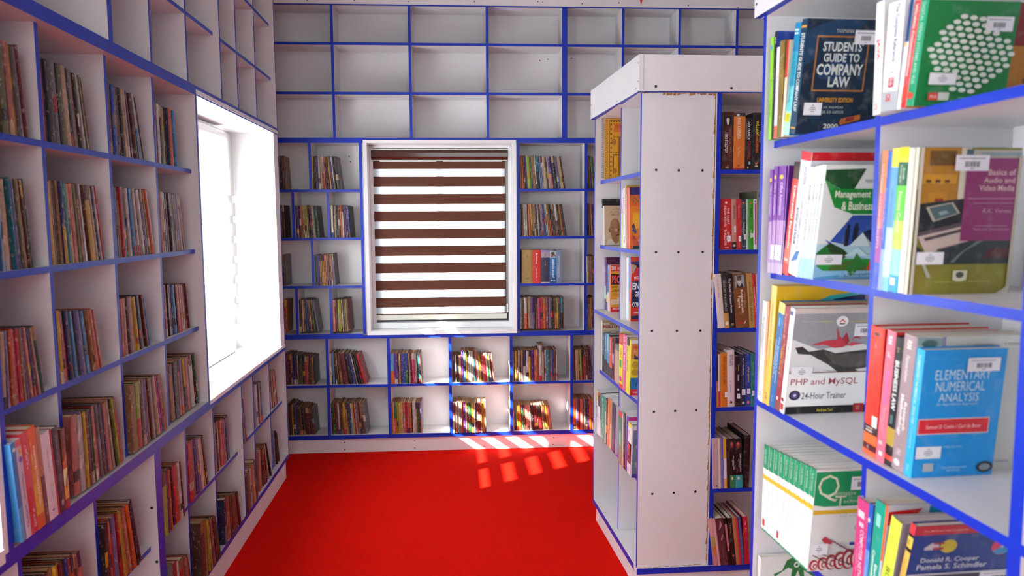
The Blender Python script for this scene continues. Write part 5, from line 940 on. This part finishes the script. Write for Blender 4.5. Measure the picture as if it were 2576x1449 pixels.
for k, lk, sp, si in (('i5a1', 'yellow topped white book', [(0, .75, 'e0dce0'), (.75, 1, 'd8c05c')], [T_('SOUL', .2, .3, .8, .7, '5c5c9c', .02)]), ('i5a2', 'white book with dark brown top', [(0, .68, 'e8e4e6'), (.68, .94, '4a2424'), (.94, 1, 'c8402c')], [R_(.3, .3, .7, .5, 'd8c8d4')]), ('i5a3', 'dark grey book', [(0, .4, 'b8b4c0'), (.4, 1, '6a6c80')], [T_('Modern Guide', .3, .3, .7, .9, '2c2c34')]),
    ('ai', 'green artificial intelligence book', '139070', [T_('Artificial Intelligence', .3, .3, .7, .82, 'd8f0e4', .015), R_(.3, .88, .38, .95, 'e0f4ea'), R_(.55, .88, .63, .95, 'e0f4ea'), R_(.3, .04, .38, .12, 'e0f4ea'), R_(.55, .04, .63, .12, 'e0f4ea')]), ('i5a5', 'white and green thin book', [(0, .7, 'd8dcd4'), (.7, 1, '4c9c7c')], []), ('i5a6', 'black and yellow book', [(0, .25, '1c1414'), (.25, .42, 'e0a020'), (.42, 1, '2c2020')], [T_('NETWORKS', .2, .5, .8, .95, 'd8a83c')]),
    ('softeng', 'orange software engineering book', 'e0602c', [T_('Software Engineering', .3, .35, .7, .90, 'f6d8c4', .01), T_('PEARSON', .35, .06, .65, .24, 'f0b898')]), ('i5a8', 'cream and gold book', [(0, .5, 'd8b878'), (.5, 1, 'b08c54')], []), ('i5a9', 'navy book with plain spine', '221c4c', [R_(0, .2, 1, .21, '4a4478')]),
    ('compiler', 'green compiler book with red corner', [(0, .3, '7c8464'), (.3, .6, '4c9478'), (.6, .9, '2c7c5c'), (.9, 1, 'd83c34')], [T_('Compiler', .25, .35, .8, .65, 'b0dcc8', .02)]), ('i5b2', 'grey and white thin book', 'c0bcb8', []), ('datastruct', 'black data structures book', [(0, .1, '4a2c30'), (.1, 1, '1c181c')], [T_('Data Structures and Algorithms', .35, .3, .7, .92, 'c8c4c0', .01), R_(.2, .05, .6, .2, 'b8504c')]), ('i5b4', 'purple and magenta book', [(0, .1, '5c3ca0'), (.1, 1, '5a34a8')], []),
    ('java2', 'white book with red-lettered black block', [(0, .22, 'd4d0dc'), (.22, .62, '1c1418'), (.62, .92, 'e4dce0'), (.92, 1, 'e8d83c')], [T_('Java 2', .2, .25, .85, .60, 'e84c3c', .03), R_(.25, .78, .6, .86, 'e0a0a0'), R_(.3, .05, .45, .12, '6a6470')])):
    art(k, lk, .16, sp, '2c2c34' if k in ('i5a6', 'i5a3') else 'dcd4dc', si, page='f0ecea')
ART['i5b4']['ci'] = [R_(0, .93, 1, 1, 'cc2c84')]
art('i5b6', 'colourful cartoon street cover book', .155, 'a8a0b4', '6c7484', [R_(.2, .5, .7, .8, '8c98b0')], [R_(0, .92, 1, 1, 'd4d0d0'), P_([(.3, .92), (1, .92), (1, .74), (.35, .78)], 'd42c34'), R_(0, .6, 1, .76, '5c6c8c'), E_(.35, .60, .3, .06, 'a8a8b4'), P_([(.1, .48), (.3, .52), (.5, .46), (.8, .52), (1, .46), (1, .36), (.1, .36)], 'c8c43c'), E_(.3, .33, .18, .045, 'd0402c'), R_(.05, .2, .95, .3, '8c9ca4'), P_([(.1, .2), (.4, .26), (.8, .2), (1, .24), (1, .12), (.1, .14)], 'd8b8a0'), R_(.2, .12, .5, .18, '3c9c5c'), R_(.6, .14, .9, .2, 'd86c9c'), R_(0, 0, 1, .07, '3c2c8c'), E_(.7, .4, .15, .03, '2c6cac')])
# --- island, camera-facing side
art('warpeace', 'maroon thick novel with bearded man portrait', .15, '461614', '3a100f', [R_(.18, .76, .82, .93, '120a0a'), E_(.5, .87, .14, .028, 'c8c0b8'), P_([(.36, .86), (.64, .86), (.58, .79), (.5, .775), (.42, .79)], 'd4ccc4'), T_('WAR AND PEACE', .6, .22, .85, .70, '9a5a40', .005), T_('LEO TOLSTOY', .25, .29, .5, .62, 'f0e8e4', .015), P_([(.3, .08), (.45, .05), (.6, .09), (.5, .045)], 'd8803c'), R_(.35, .03, .6, .04, 'c8a890')])
art('anna', 'orange novel with red foot band', .15, [(0, .035, 'b8341e'), (.035, .94, 'd2732a'), (.94, 1, '2a2024')], 'd2732a', [T_('ANNA KARENINA', .3, .54, .6, .92, 'f0dcc4', .008), T_('Leo Tolstoy', .35, .24, .55, .40, 'e8c8a0'), E_(.45, .075, .12, .02, 'c8401e'), E_(.35, .965, .15, .02, 'd0c8d0')])
art('crossfire', 'black thriller with white and red lettering', .14, '18141a', '18141a', [T_('DICK FRANCIS', .3, .58, .62, .94, 'e8e4e4', .015), T_('& FELIX FRANCIS', .1, .60, .24, .90, '9a9498'), T_('CROSSFIRE', .3, .2, .7, .56, '9c3428', .01), E_(.6, .13, .15, .03, '8ab0b8'), E_(.4, .04, .1, .02, 'e0905c')])
art('shakespeare', 'black collection with yellow and orange lettering', .155, '141014', '141014', [T_('WILLIAM', .3, .62, .58, .86, 'e0c430', .02), T_('SHAKESPEARE', .3, .30, .58, .61, 'd8642a', .02), T_('Collected Works of', .66, .48, .8, .68, 'd8d4d4', .01), P_([(.2, .16), (.35, .11), (.45, .17), (.42, .11), (.6, .15), (.45, .09), (.3, .09)], 'd86a3c'), R_(.25, .055, .55, .075, 'd8d0b8')])
art('f1a', 'thin dark red book', .13, 'a8242c', 'a8242c')
art('greatindian', 'red novel with white capitals', .15, 'c41a22', 'c41a22', [T_('THE GREAT\nINDIAN NOVEL', .3, .44, .8, .86, 'f4e4e0', .005), T_('SHASHI\nTHAROOR', .3, .08, .8, .40, 'f0dcd8', .005), E_(.5, .92, .12, .02, 'f0d8d0'), R_(.35, .03, .7, .05, 'e0a8a0')], scall=(.55, .16, .9, .27))
art('persuasion', 'salmon pink novel with black foot', .14, [(0, .15, '201a1c'), (.15, 1, 'c48c80')], 'c48c80', [T_('PERSUASION', .35, .60, .75, .86, '3a2424', .01), E_(.5, .08, .28, .025, 'c8c0c0'), T_('Jane Austen', .4, .3, .6, .5, '6a3c38')], scall=(.5, .34, .9, .46))
art('f1d', 'plain red book', .14, 'c4282c', 'c4282c', [T_('Collected Stories', .4, .62, .65, .9, 'e8c0b8'), T_('NOVEL', .4, .05, .65, .15, 'e8c0b8')], scall=(.4, .16, .9, .27))
art('custody', 'dark grey blue novel', .14, '2c4250', '2c4250', [T_('In Custody', .35, .56, .7, .82, 'b8c4cc', .01), T_('Anita Desai', .35, .28, .7, .54, 'e0dcd4', .01), E_(.45, .92, .25, .02, 'd8643c'), R_(.3, .05, .7, .07, '9aa8b0')], scall=(.5, .2, .98, .3))
art('f1f', 'thin pale green book', .13, 'b4c8c0', 'b4c8c0', [T_('Short Stories', .3, .3, .7, .9, '4a6a5c', .01)])
art('f1g', 'bright green novel', .14, '3c9c2c', '3c9c2c', [T_('TARA', .3, .64, .75, .82, '24401c', .02), T_('Thomas', .35, .22, .7, .40, 'd8ecc8', .01), E_(.5, .92, .18, .022, 'c87c3c')], scall=(.4, .24, .95, .32))
art('f1h', 'white book with pink stripe', .14, 'd8e0e8', 'd8e0e8', [R_(.35, .1, .65, .92, 'd43c8c'), R_(.3, .93, .7, .96, 'd82c3c')])
art('history', 'taller olive grey history book', .15, '7a7a64', '6c6c58', [T_('THE HISTORY OF LITERATURE', .35, .3, .7, .86, 'c8c4a8', .01), E_(.5, .92, .2, .02, '2c3c4c')], page='8c8464')
art('f2a', 'leaning white and pink book', .15, 'ddd0cc', 'd8c8c4', [T_('LITERATURE', .35, .56, .6, .92, 'b8746c')])
art('phonetics', 'black phonetics book with tan foot', .15, [(0, .28, 'c4924c'), (.28, 1, '302c28')], '302c28', [T_('ENGLISH PHONETICS', .3, .32, .75, .88, 'a4a49c', .02), E_(.5, .09, .35, .035, 'e0dcd4')])
art('poems', 'black poems anthology with white title', .15, '17131a', '17131a', [T_("The World's Greatest Poems", .35, .28, .7, .92, 'ece8ec', .015), R_(.3, .05, .7, .09, '9a8c70')])
art('tagore', 'thick brown book with old man portrait', .155, '7c4a22', '6a3c1a', [R_(.12, .74, .82, .97, '8c9cac'), E_(.45, .90, .17, .045, '7a5844'), P_([(.2, .74), (.75, .74), (.7, .80), (.6, .83), (.3, .83)], '3c342c'), P_([(.3, .87), (.62, .87), (.58, .79), (.46, .765), (.36, .79)], 'c8c4c0'), E_(.45, .94, .19, .022, '55473c'), T_('Rabindranath\nTagore', .22, .27, .68, .70, 'f0e0cc', .02), T_('COMPLETE WORKS OF', .74, .36, .84, .66, 'c8a478'), R_(.2, .07, .55, .12, 'a83424'), P_([(.55, .06), (.78, .14), (.72, .08)], 'd8d4d8')])
art('paradise', 'tan poetry book', .15, 'b8904c', 'b8904c', [T_('PARADISE LOST BOOK IX', .3, .12, .65, .84, '5a4420', .01)])
art('popular', 'narrow red book with white title', .14, 'c8202a', 'c8202a', [T_('Popular Works of Kahlil Gibran', .25, .3, .75, .76, 'f4e0dc', .01)])
art('f2g', 'thin pinkish book', .14, 'c89c94', 'c89c94')
art('f3a', 'black narrow book', .14, '1c181c', '1c181c', [T_('Old Tales', .3, .4, .7, .8, 'b0a8a0')])
art('f3b', 'thin orange and black book', .14, [(0, .5, 'c87830'), (.5, 1, '2c2424')], 'c87830')
art('f3c', 'thin white and red book', .14, [(0, .3, 'b83c30'), (.3, 1, 'd0c0bc')], 'd0c0bc')
art('f3d', 'orange hindi book', .15, 'd4761e', 'd4761e', [T_('हिन्दी साहित्य का इतिहास', .3, .42, .75, .95, '8a3a14', .01), T_('लेखक', .3, .14, .8, .3, 'b84c1c')], scall=(.62, .18, 1.0, .28))
art('hindi', 'white thick book with hindi title', .15, 'dccdd0', 'd8c8cc', [T_('हिन्दी भाषा\nका इतिहास', .3, .68, .85, .96, '4a3434', .01), T_('डॉ. भोलानाथ', .35, .24, .6, .48, '8c6c6c'), P_([(.3, .05), (.45, .12), (.55, .05), (.5, .09), (.7, .08)], 'b82c34')])
art('f3f', 'very thin purple booklet', .13, '7a2c6c', '7a2c6c')
art('theory', 'black theory book', .14, '1a161a', '1a161a', [T_('Beginning', .45, .66, .65, .88, 'c8a43c', .01), T_('THEORY', .4, .5, .7, .64, 'e8e4e4', .02), R_(.35, .32, .7, .36, 'd8d4d0')], scall=(.3, .16, .85, .26))
art('handbook', 'navy style handbook', .15, '1c2850', '1c2850', [T_('MLA Handbook', .35, .6, .7, .92, 'dcdce4', .015), T_('SEVENTH EDITION', .45, .35, .6, .56, 'a8acc0'), E_(.5, .07, .3, .025, 'b8bcd0')], scall=(.2, .22, .98, .33))
art('f3i', 'blue hindi book with yellow title', .15, '23409a', '23409a', [T_('हिन्दी व्याकरण', .3, .42, .75, .80, 'e0c43c', .015), E_(.5, .08, .25, .03, 'd8886c')], scall=(.3, .24, .9, .34))
art('f3j', 'teal book', .15, '1c7c74', '1c7c74', [T_('Applied Modern Studies', .4, .48, .65, .95, '9cccc4', .01)], scall=(.3, .2, .95, .3))
art('f3k', 'thin maroon booklet', .14, '8c2444', '8c2444')
art('f4a', 'thick pale mauve book', .15, 'bfa2ac', 'bfa2ac', [E_(.6, .06, .15, .015, '4a3c44')])
art('f4b', 'thin cream book', .15, 'd8c0a8', 'd8c0a8')
art('f4c', 'lavender blue book', .15, '6a6cb8', '6a6cb8', [T_('Essays', .35, .5, .7, .8, 'c8c8e4')])
art('f4d', 'white and yellow thin book', .15, [(0, .2, 'd8a43c'), (.2, .6, 'd8cce0'), (.6, 1, 'd8a030')], 'd8ccd8')
art('f4e', 'dark brown book', .15, '2a1c1c', '2a1c1c', [T_('Writers', .3, .5, .7, .85, 'a88c6c')])
for k, foot, lk in (('f4f', '2c7c4c', 'black volume with green foot'), ('f4g', '2c9ca8', 'black volume with turquoise foot')):
    art(k, lk, .15, [(0, .26, foot), (.26, .79, '180f12'), (.79, .96, '2a2024'), (.96, 1, '180f12')], '180f12', [E_(.45, .875, .28, .06, '9c3c34'), E_(.4, .90, .2, .03, 'b86a5c'), T_('ഐ. സമ്പൂർണ്ണ\nകൃതികൾ', .4, .30, .85, .72, 'e0d8d8', .02), T_('നോവൽ', .15, .30, .35, .42, 'c0585c'), E_(.42, .20, .16, .035, 'c8d0a0')], page='c0aca0')
art('f4h', 'big black hardback with slanted cover', .16, '1a1114', '151012', page='b8a094')
art('f5a', 'pink leaning book with rainbow picture', .14, [(0, .2, 'c8848c'), (.2, .4, 'c87c54'), (.4, .62, 'b0a05c'), (.62, 1, 'd8a0a4')], 'c88c90')
art('f5b', 'pale pink thin book', .14, 'd8a4a8', 'd8a4a8')
art('f5c', 'plum book with drawn figures', .14, '5c3038', '5c3038', [P_([(.3, .75), (.6, .95), (.8, .85), (.5, .78)], 'b8909c'), P_([(.4, .55), (.7, .68), (.8, .6), (.5, .52)], 'a87c88'), T_('stories', .45, .15, .65, .35, '9c6c78')])
art('f5d', 'dark book with pink title strip', .14, '201418', '201418', [R_(.25, .3, .85, .88, 'd07c80'), T_('POEMS', .4, .35, .7, .85, 'a03c44')])
art('f5e', 'black book with orange marks', .14, '1c1416', '1c1416', [T_('Novel', .3, .6, .7, .9, 'b87c4c'), E_(.5, .2, .2, .03, 'c8503c')])
art('f5f', 'salmon and brown book', .14, 'b87450', 'b87450')
art('f5g', 'thin bright red book', .14, 'c8283c', 'c8283c')
art('f5h', 'blue grey book', .14, '4a5a8c', '4a5a8c', [T_('history', .3, .4, .7, .8, '8c9cc0')])
art('f5i', 'crimson book with white quill mark', .15, 'b81c34', 'b81c34', [P_([(.3, .82), (.6, .92), (.55, .84)], 'f0d8d8'), R_(.3, .74, .7, .755, 'e0a0a8')])
# --- thick books on the near end of the left blue beam
art('n4a', 'sky blue thick book', .15, [(0, .35, '5c9cc8'), (.35, 1, '2f78b4')], '3a80b8', [E_(.5, .93, .3, .02, 'd8e0e8')])
art('n4b', 'pale lavender book with violet lettering', .15, [(0, .93, 'cfc0cc'), (.93, 1, 'd86a70')], 'cfc0cc', [T_('നിയമസഭ * ചരിത്രം', .3, .06, .75, .72, '8a6cac', .02), E_(.5, .80, .3, .03, '7a5cc0'), P_([(.2, .88), (.5, .92), (.8, .87), (.6, .85)], 'e0a060')])
art('n4c', 'thick rosy red book', .15, [(0, .45, 'c8303c'), (.45, .8, 'd0505c'), (.8, 1, 'd8404a')], 'c8303c', [T_('ചരിത്രം', .35, .62, .7, .90, 'f0d4d0', .02), T_('രചന', .4, .06, .7, .24, 'f0d0d0', .01)])
art('n4d', 'orange and yellow thick book', .15, [(0, .14, 'd0602c'), (.14, .45, 'e0a83c'), (.45, .75, 'dc8434'), (.75, 1, 'e2602c')], 'd86c2c', [T_('മലയാള സാഹിത്യം', .35, .18, .75, .86, 'f4ead8', .03), T_('ലേഖനങ്ങൾ', .1, .55, .28, .95, 'f0d8b0', .01)])
art('n4e', 'narrow brown book', .15, [(0, .5, '6c4448'), (.5, 1, 'b0785c')], '8a5848', [T_('കവിത', .3, .06, .7, .24, 'c0a8a0')])
art('n4f', 'thick white book', .15, 'ddccd2', 'd8c8cc', [T_('ആത്മകഥ', .4, .5, .62, .82, 'a08c98', .01), T_('രചന', .4, .24, .6, .4, 'a898a4'), E_(.45, .1, .12, .012, '6a4c8c')])
art('n4g', 'narrow crimson book', .15, 'b02430', 'a01c28')
art('n4h', 'thick black book with pale lettering', .15, '2a2230', '2a2230', [T_('WORLD HISTORY', .35, .55, .62, .92, '8c8494'), T_('ESSAYS', .35, .25, .6, .45, '8c8494'), E_(.5, .11, .2, .035, '9a94a4')])
art('n4i', 'brown book with flame pattern spine', .15, [(0, .12, 'a02c2c'), (.12, .3, 'e0a050'), (.3, .5, 'f0d8a0'), (.5, .6, 'c8602c'), (.6, .75, '8c3c1c'), (.75, 1, '6a3420')], '6a3420', [P_([(.2, .3), (.9, .5), (.9, .42), (.4, .24)], '5c2416'), P_([(.1, .55), (.8, .7), (.9, .6)], 'd88a3c')])
# --- back wall hardbacks
art('hardtan', 'thick tan hardback', .135, 'a48648', '9a7c40', [T_('മഹാഭാരതം', .2, .84, .9, .88, '3a2c14', .01), T_('കഥകൾ', .2, .78, .9, .83, '3a2c14', .01), R_(.15, .43, .9, .433, '6a5428'), E_(.55, .15, .15, .03, '7c6430')], worn=False)
art('hardred', 'red hardback with white lettering', .135, 'd02c20', 'c02418', [T_('ശബ്ദതാരാവലി', .4, .58, .6, .84, 'f4dcd4', .015), T_('ഭാഷാ നിഘണ്ടു', .4, .16, .6, .44, 'f4dcd4', .015), E_(.5, .88, .12, .025, 'f0d0c8'), E_(.5, .10, .08, .02, 'e06cb0')])
art('hardnavy', 'navy hardback with lavender top', .135, [(0, .03, 'c8c4d8'), (.03, .77, '2a2c4c'), (.77, .93, 'a89aa8'), (.93, 1, '8a80b8')], '2a2c4c', [T_('കോശം', .15, .81, .85, .9, '3a343c', .01), T_('VOLUME', .1, .60, .9, .63, 'b8a890', .02), E_(.5, .67, .06, .012, 'c8c8d0'), E_(.5, .55, .06, .012, 'c8c8d0')])
art('hardblue', 'blue sea photograph hardback', .135, [(0, .25, '1c4c84'), (.25, .78, '2a74b8'), (.78, 1, 'a4bccc')], '1c5c9c', [P_([(.2, .82), (.35, .95), (.6, .97), (.75, .88), (.9, .84), (.9, .80), (.6, .86), (.4, .80)], '7a4434'), E_(.4, .92, .2, .04, '3c2420'), T_('കടലിന്റെ കഥകൾ', .35, .16, .75, .74, 'f0f4f8', .02), E_(.3, .08, .12, .025, 'd0e0ec'), R_(.5, .065, .85, .09, 'd0e0ec')])
art('hardgrey', 'steel blue hardback', .135, '7286a4', '66789a', [T_('വിവർത്തന സാഹിത്യം', .35, .16, .65, .84, 'd8dce8', .01), E_(.5, .47, .1, .012, 'd8c060')])

SEQ = [(('notebook',), 'top shelf of island left side'),
 (('i2a1', 'i2a2', 'portrait'), 'far bay of island second shelf'), (('i2b1', 'i2b2', 'classroom', 'i2b4', 'i2b5', 'rooster'), 'near bay of island second shelf'),
 (('i3a1', 'i3a2', 'i3a3', 'i3a4', 'psc'), 'far bay of island third shelf'), (('i3b1', 'i3b2', 'i3b3', 'grammar'), 'near bay of island third shelf'),
 (('pearls', 'i4a1', 'i4a2', 'i4a3', 'i4a4', 'i4a5', 'i4a6', 'i4a7'), 'far bay of island fourth shelf'), (('i4b1', 'ldclerk', 'assistant', 'spoken'), 'near bay of island fourth shelf'),
 (('i5a1', 'i5a2', 'i5a3', 'ai', 'i5a5', 'i5a6', 'softeng', 'i5a8', 'i5a9'), 'far bay of island fifth shelf'), (('compiler', 'i5b2', 'datastruct', 'i5b4', 'java2', 'i5b6'), 'near bay of island fifth shelf'),
 (('warpeace', 'anna', 'crossfire', 'shakespeare'), 'top shelf beside island end panel'), (('f1a', 'greatindian', 'persuasion', 'f1d', 'custody', 'f1f', 'f1g', 'f1h', 'history'), 'second shelf beside island end panel'),
 (('f2a', 'phonetics', 'poems', 'tagore', 'paradise', 'popular', 'f2g'), 'third shelf beside island end panel'), (('f3a', 'f3b', 'f3c', 'f3d', 'hindi', 'f3f', 'theory', 'handbook', 'f3i', 'f3j', 'f3k'), 'fourth shelf beside island end panel'),
 (('f4a', 'f4b', 'f4c', 'f4d', 'f4e', 'f4f', 'f4g', 'f4h'), 'fifth shelf beside island end panel'), (('f5a', 'f5b', 'f5c', 'f5d', 'f5e', 'f5f', 'f5g', 'f5h', 'f5i'), 'lowest shelf beside island end panel'),
 (tuple('n4' + x for x in 'abcdefghi'), 'near end of left blue beam'),
 (('hardtan', 'hardred', 'hardnavy', 'hardblue', 'hardgrey'), 'third shelf right of back window'),
 (('testing', 'r0b', 'r0c', 'r0d', 'r0e', 'teal', 'law'), 'left bay, top foreground shelf'), (('java', 'javaref', 'r0h', 'wireless', 'digital'), 'right bay, top foreground shelf'),
 (('purple1', 'purple2', 'purple3', 'purple4', 'diffeq', 'boundary', 'mgmt1', 'mgmt2', 'mgmt3', 'mgmt'), 'left bay, second foreground shelf'), (('r1b1', 'r1b2', 'r1b3', 'process', 'audio'), 'right bay, second foreground shelf'),
 (('compapp', 'r2b', 'opres', 'objds', 'amie', 'php'), 'left bay, third foreground shelf'), (('corpfin', 'dynamics', 'buslaw', 'resmeth', 'numerical'), 'right bay, third foreground shelf'),
 (tuple('quant%d' % i for i in range(10)), 'left bay, fourth foreground shelf'), (('network', 'r3b2', 'elecomm', 'r3b4', 'business', 'bizres'), 'right bay, fourth foreground shelf'), (('hand',), 'lowest foreground shelf')]
INFO = {}
for keys, desc in SEQ:
    for i, k in enumerate(keys): INFO[k] = (i, len(keys), desc)

def draw(b, items, P, aw, vh, rot):
    """P(a, v, layer) -> 3D; aw, vh: real size of the printed side"""
    for n, q in enumerate(items):
        k = n + 1
        if q[0] == 'R': b.face([P(q[1], q[2], k), P(q[3], q[2], k), P(q[3], q[4], k), P(q[1], q[4], k)], 0, H(q[5]))
        elif q[0] == 'E':
            m = 20; b.face([P(q[1] + q[3] * math.cos(2 * math.pi * i / m), q[2] + q[4] * math.sin(2 * math.pi * i / m), k) for i in range(m)], 0, H(q[5]))
        elif q[0] == 'P': b.face([P(a, v, k) for a, v in q[1]], 0, H(q[2]))
        else:
            _, s, a0, v0, a1, v1, c, bo = q; ac, vc = (a0 + a1) / 2, (v0 + v1) / 2
            if a1 > 1.001 and not rot:      # a title running on past the hidden part of a cover: keep it inside the cover
                a1 = 0.985; ac = (a0 + a1) / 2
            if rot: put_text(b, s, lambda x, y: P(ac + y / aw, vc - x / vh, k), (v1 - v0) * vh, (a1 - a0) * aw, H(c), bo)
            else: put_text(b, s, lambda x, y: P(ac + x / aw, vc + y / vh, k), (a1 - a0) * aw, (v1 - v0) * vh, H(c), bo)
def squeeze(items, k):
    """artwork that sits in the spine-side part k of a cover"""
    out = []
    for q in items:
        if k == 1.0: out.append(q)
        elif q[0] == 'R': out.append(('R', q[1] * k, q[2], q[3] if q[3] >= 1 else q[3] * k, q[4], q[5]))
        elif q[0] == 'E': out.append(('E', q[1] * k, q[2], q[3] * k, q[4], q[5]))
        elif q[0] == 'P': out.append(('P', [(a * k, v) for a, v in q[1]], q[2]))
        else: out.append(q[:2] + (q[2] * k, q[3], q[4] * k) + q[5:])
    return out
def sticker(P, a, v, w, h, bars, g):
    b = MB(); b.face([P(a, v, 0), P(a + w, v, 0), P(a + w, v + h, 0), P(a, v + h, 0)], 0, H('eceaf0'))
    if bars:
        x = a + w * .28
        while x < a + w * .72:
            ww = w * g.choice((.012, .02, .03)); b.face([P(x, v + h * .25, 1), P(x + ww, v + h * .25, 1), P(x + ww, v + h * .6, 1), P(x, v + h * .6, 1)], 0, H('26242c')); x += ww + w * g.choice((.012, .02))
        x = a + w * .1
        while x < a + w * .85:
            ww = w * g.uniform(.02, .06); b.face([P(x, v + h * .76, 1), P(x + ww, v + h * .76, 1), P(x + ww, v + h * .83, 1), P(x, v + h * .83, 1)], 0, H('70707c')); x += ww + w * .015
        b.face([P(a + w * .45, v + h * .12, 1), P(a + w * .56, v + h * .12, 1), P(a + w * .56, v + h * .17, 1), P(a + w * .45, v + h * .17, 1)], 0, H('60606c'))
    else:
        for q, ww in ((.74, .12), (.56, .3), (.4, .36), (.24, .2)):
            b.face([P(a + w * (.5 - ww / 2), v + h * q, 1), P(a + w * (.5 + ww / 2), v + h * q, 1), P(a + w * (.5 + ww / 2), v + h * (q + .07), 1), P(a + w * (.5 - ww / 2), v + h * (q + .07), 1)], 0, H('8c8c98'))
    return b
def det_book(key, unit, dep, z, s0, s1, h, lean):
    A = ART[key]; th = math.atan(lean); t = (s1 - s0) * math.cos(th) * 0.985; d = A['d']; g = random.Random(key)
    i, n, desc = INFO[key]
    rd = 0.0010 if t > 0.006 else 0.0006
    M = place(unit, s0, dep, z + 0.0006, th)
    if lean < 0: M = place(unit, s0, dep, z + 0.0006 + t * math.sin(-th), th)
    root = empty('spiral_notebook' if key == 'notebook' else 'textbook' if unit == 'R' else 'book', (0, 0, 0)); root.matrix_world = M
    if n == 1: lab = '%s on %s' % (A['look'], desc)
    elif key.startswith('quant'): lab = 'white and green matching textbook, %s of ten, %s' % (ORD[i], desc) + (', cover showing' if i == 9 else '')
    else: lab = '%s, %s from left, %s' % (A['look'], ORD[i], desc)
    tag(root, lab, 'notebook' if key == 'notebook' else 'book', 'books, ' + desc if n > 1 else None)
    cov = cover_geo(t, h, d, [(a, e, H(c)) for a, e, c in A['spine']], H(A['side']), H(A['side']), rd, 0.0008)
    draw(cov, A['si'], lambda a, v, k: (a * t, -0.00025 - k * 0.00006, v * h), t, h, True)
    draw(cov, squeeze(A['ci'], A['cu']), lambda a, v, k: (t + 0.00025 + k * 0.00006, 0.002 + a * (d - 0.002), v * h), d, h, False)
    cov.build('cover', [WORN if A['worn'] else COVER], root)
    if key != 'notebook': page_geo(t, h, d, H(A['page']), rd, 0.0008).build('page_block', [PAGE], root)
    kk = len(A['ci']) + 3
    if A['bar']: sticker(lambda a, v, k: (t + 0.0003 + (kk + k) * 0.00006, 0.002 + a * (d - 0.002), v * h), *A['bar'], True, g).build('barcode_label', [INK], root)
    if A['call']: sticker(lambda a, v, k: (t + 0.0003 + (kk + k) * 0.00006, 0.002 + a * (d - 0.002), v * h), *A['call'], False, g).build('call_number_label', [INK], root)
    ks = len(A['si']) + 3
    if A['scall']:
        a0, v0, a1, v1 = A['scall']; sticker(lambda a, v, k: (a * t, -0.0003 - (ks + k) * 0.00006, v * h), a0, v0, a1 - a0, v1 - v0, False, g).build('call_number_label', [INK], root)
    if key == 'notebook':
        page_geo(t, h, d, H('e8e0cc'), rd, 0.0008).build('page_block', [PAGE], root)
        cb = MB(); m = 26
        for q in range(m):
            zc = h * (0.03 + 0.94 * q / (m - 1)); pts = [(t / 2 + (t / 2 + 0.004) * math.cos(a), 0.000 + 0.011 * math.sin(a), zc + 0.0012 * a) for a in [2 * math.pi * x / 12 for x in range(13)]]
            for p, r_ in zip(pts, pts[1:]): cb.cyl(p, r_, 0.0008, n=5, caps=False)
        cb.build('spiral_coil', [METAL], root)
    if key == 'hardnavy':
        rb = MB(); rb.box(t * .45, t * .6, -0.006, -0.005, -0.026, 0.002, 0, H('d83070')); rb.build('bookmark_ribbon', [INK], root)['label'] = 'pink ribbon end'
    return root
for q in TABLE['det']: det_book(*q)
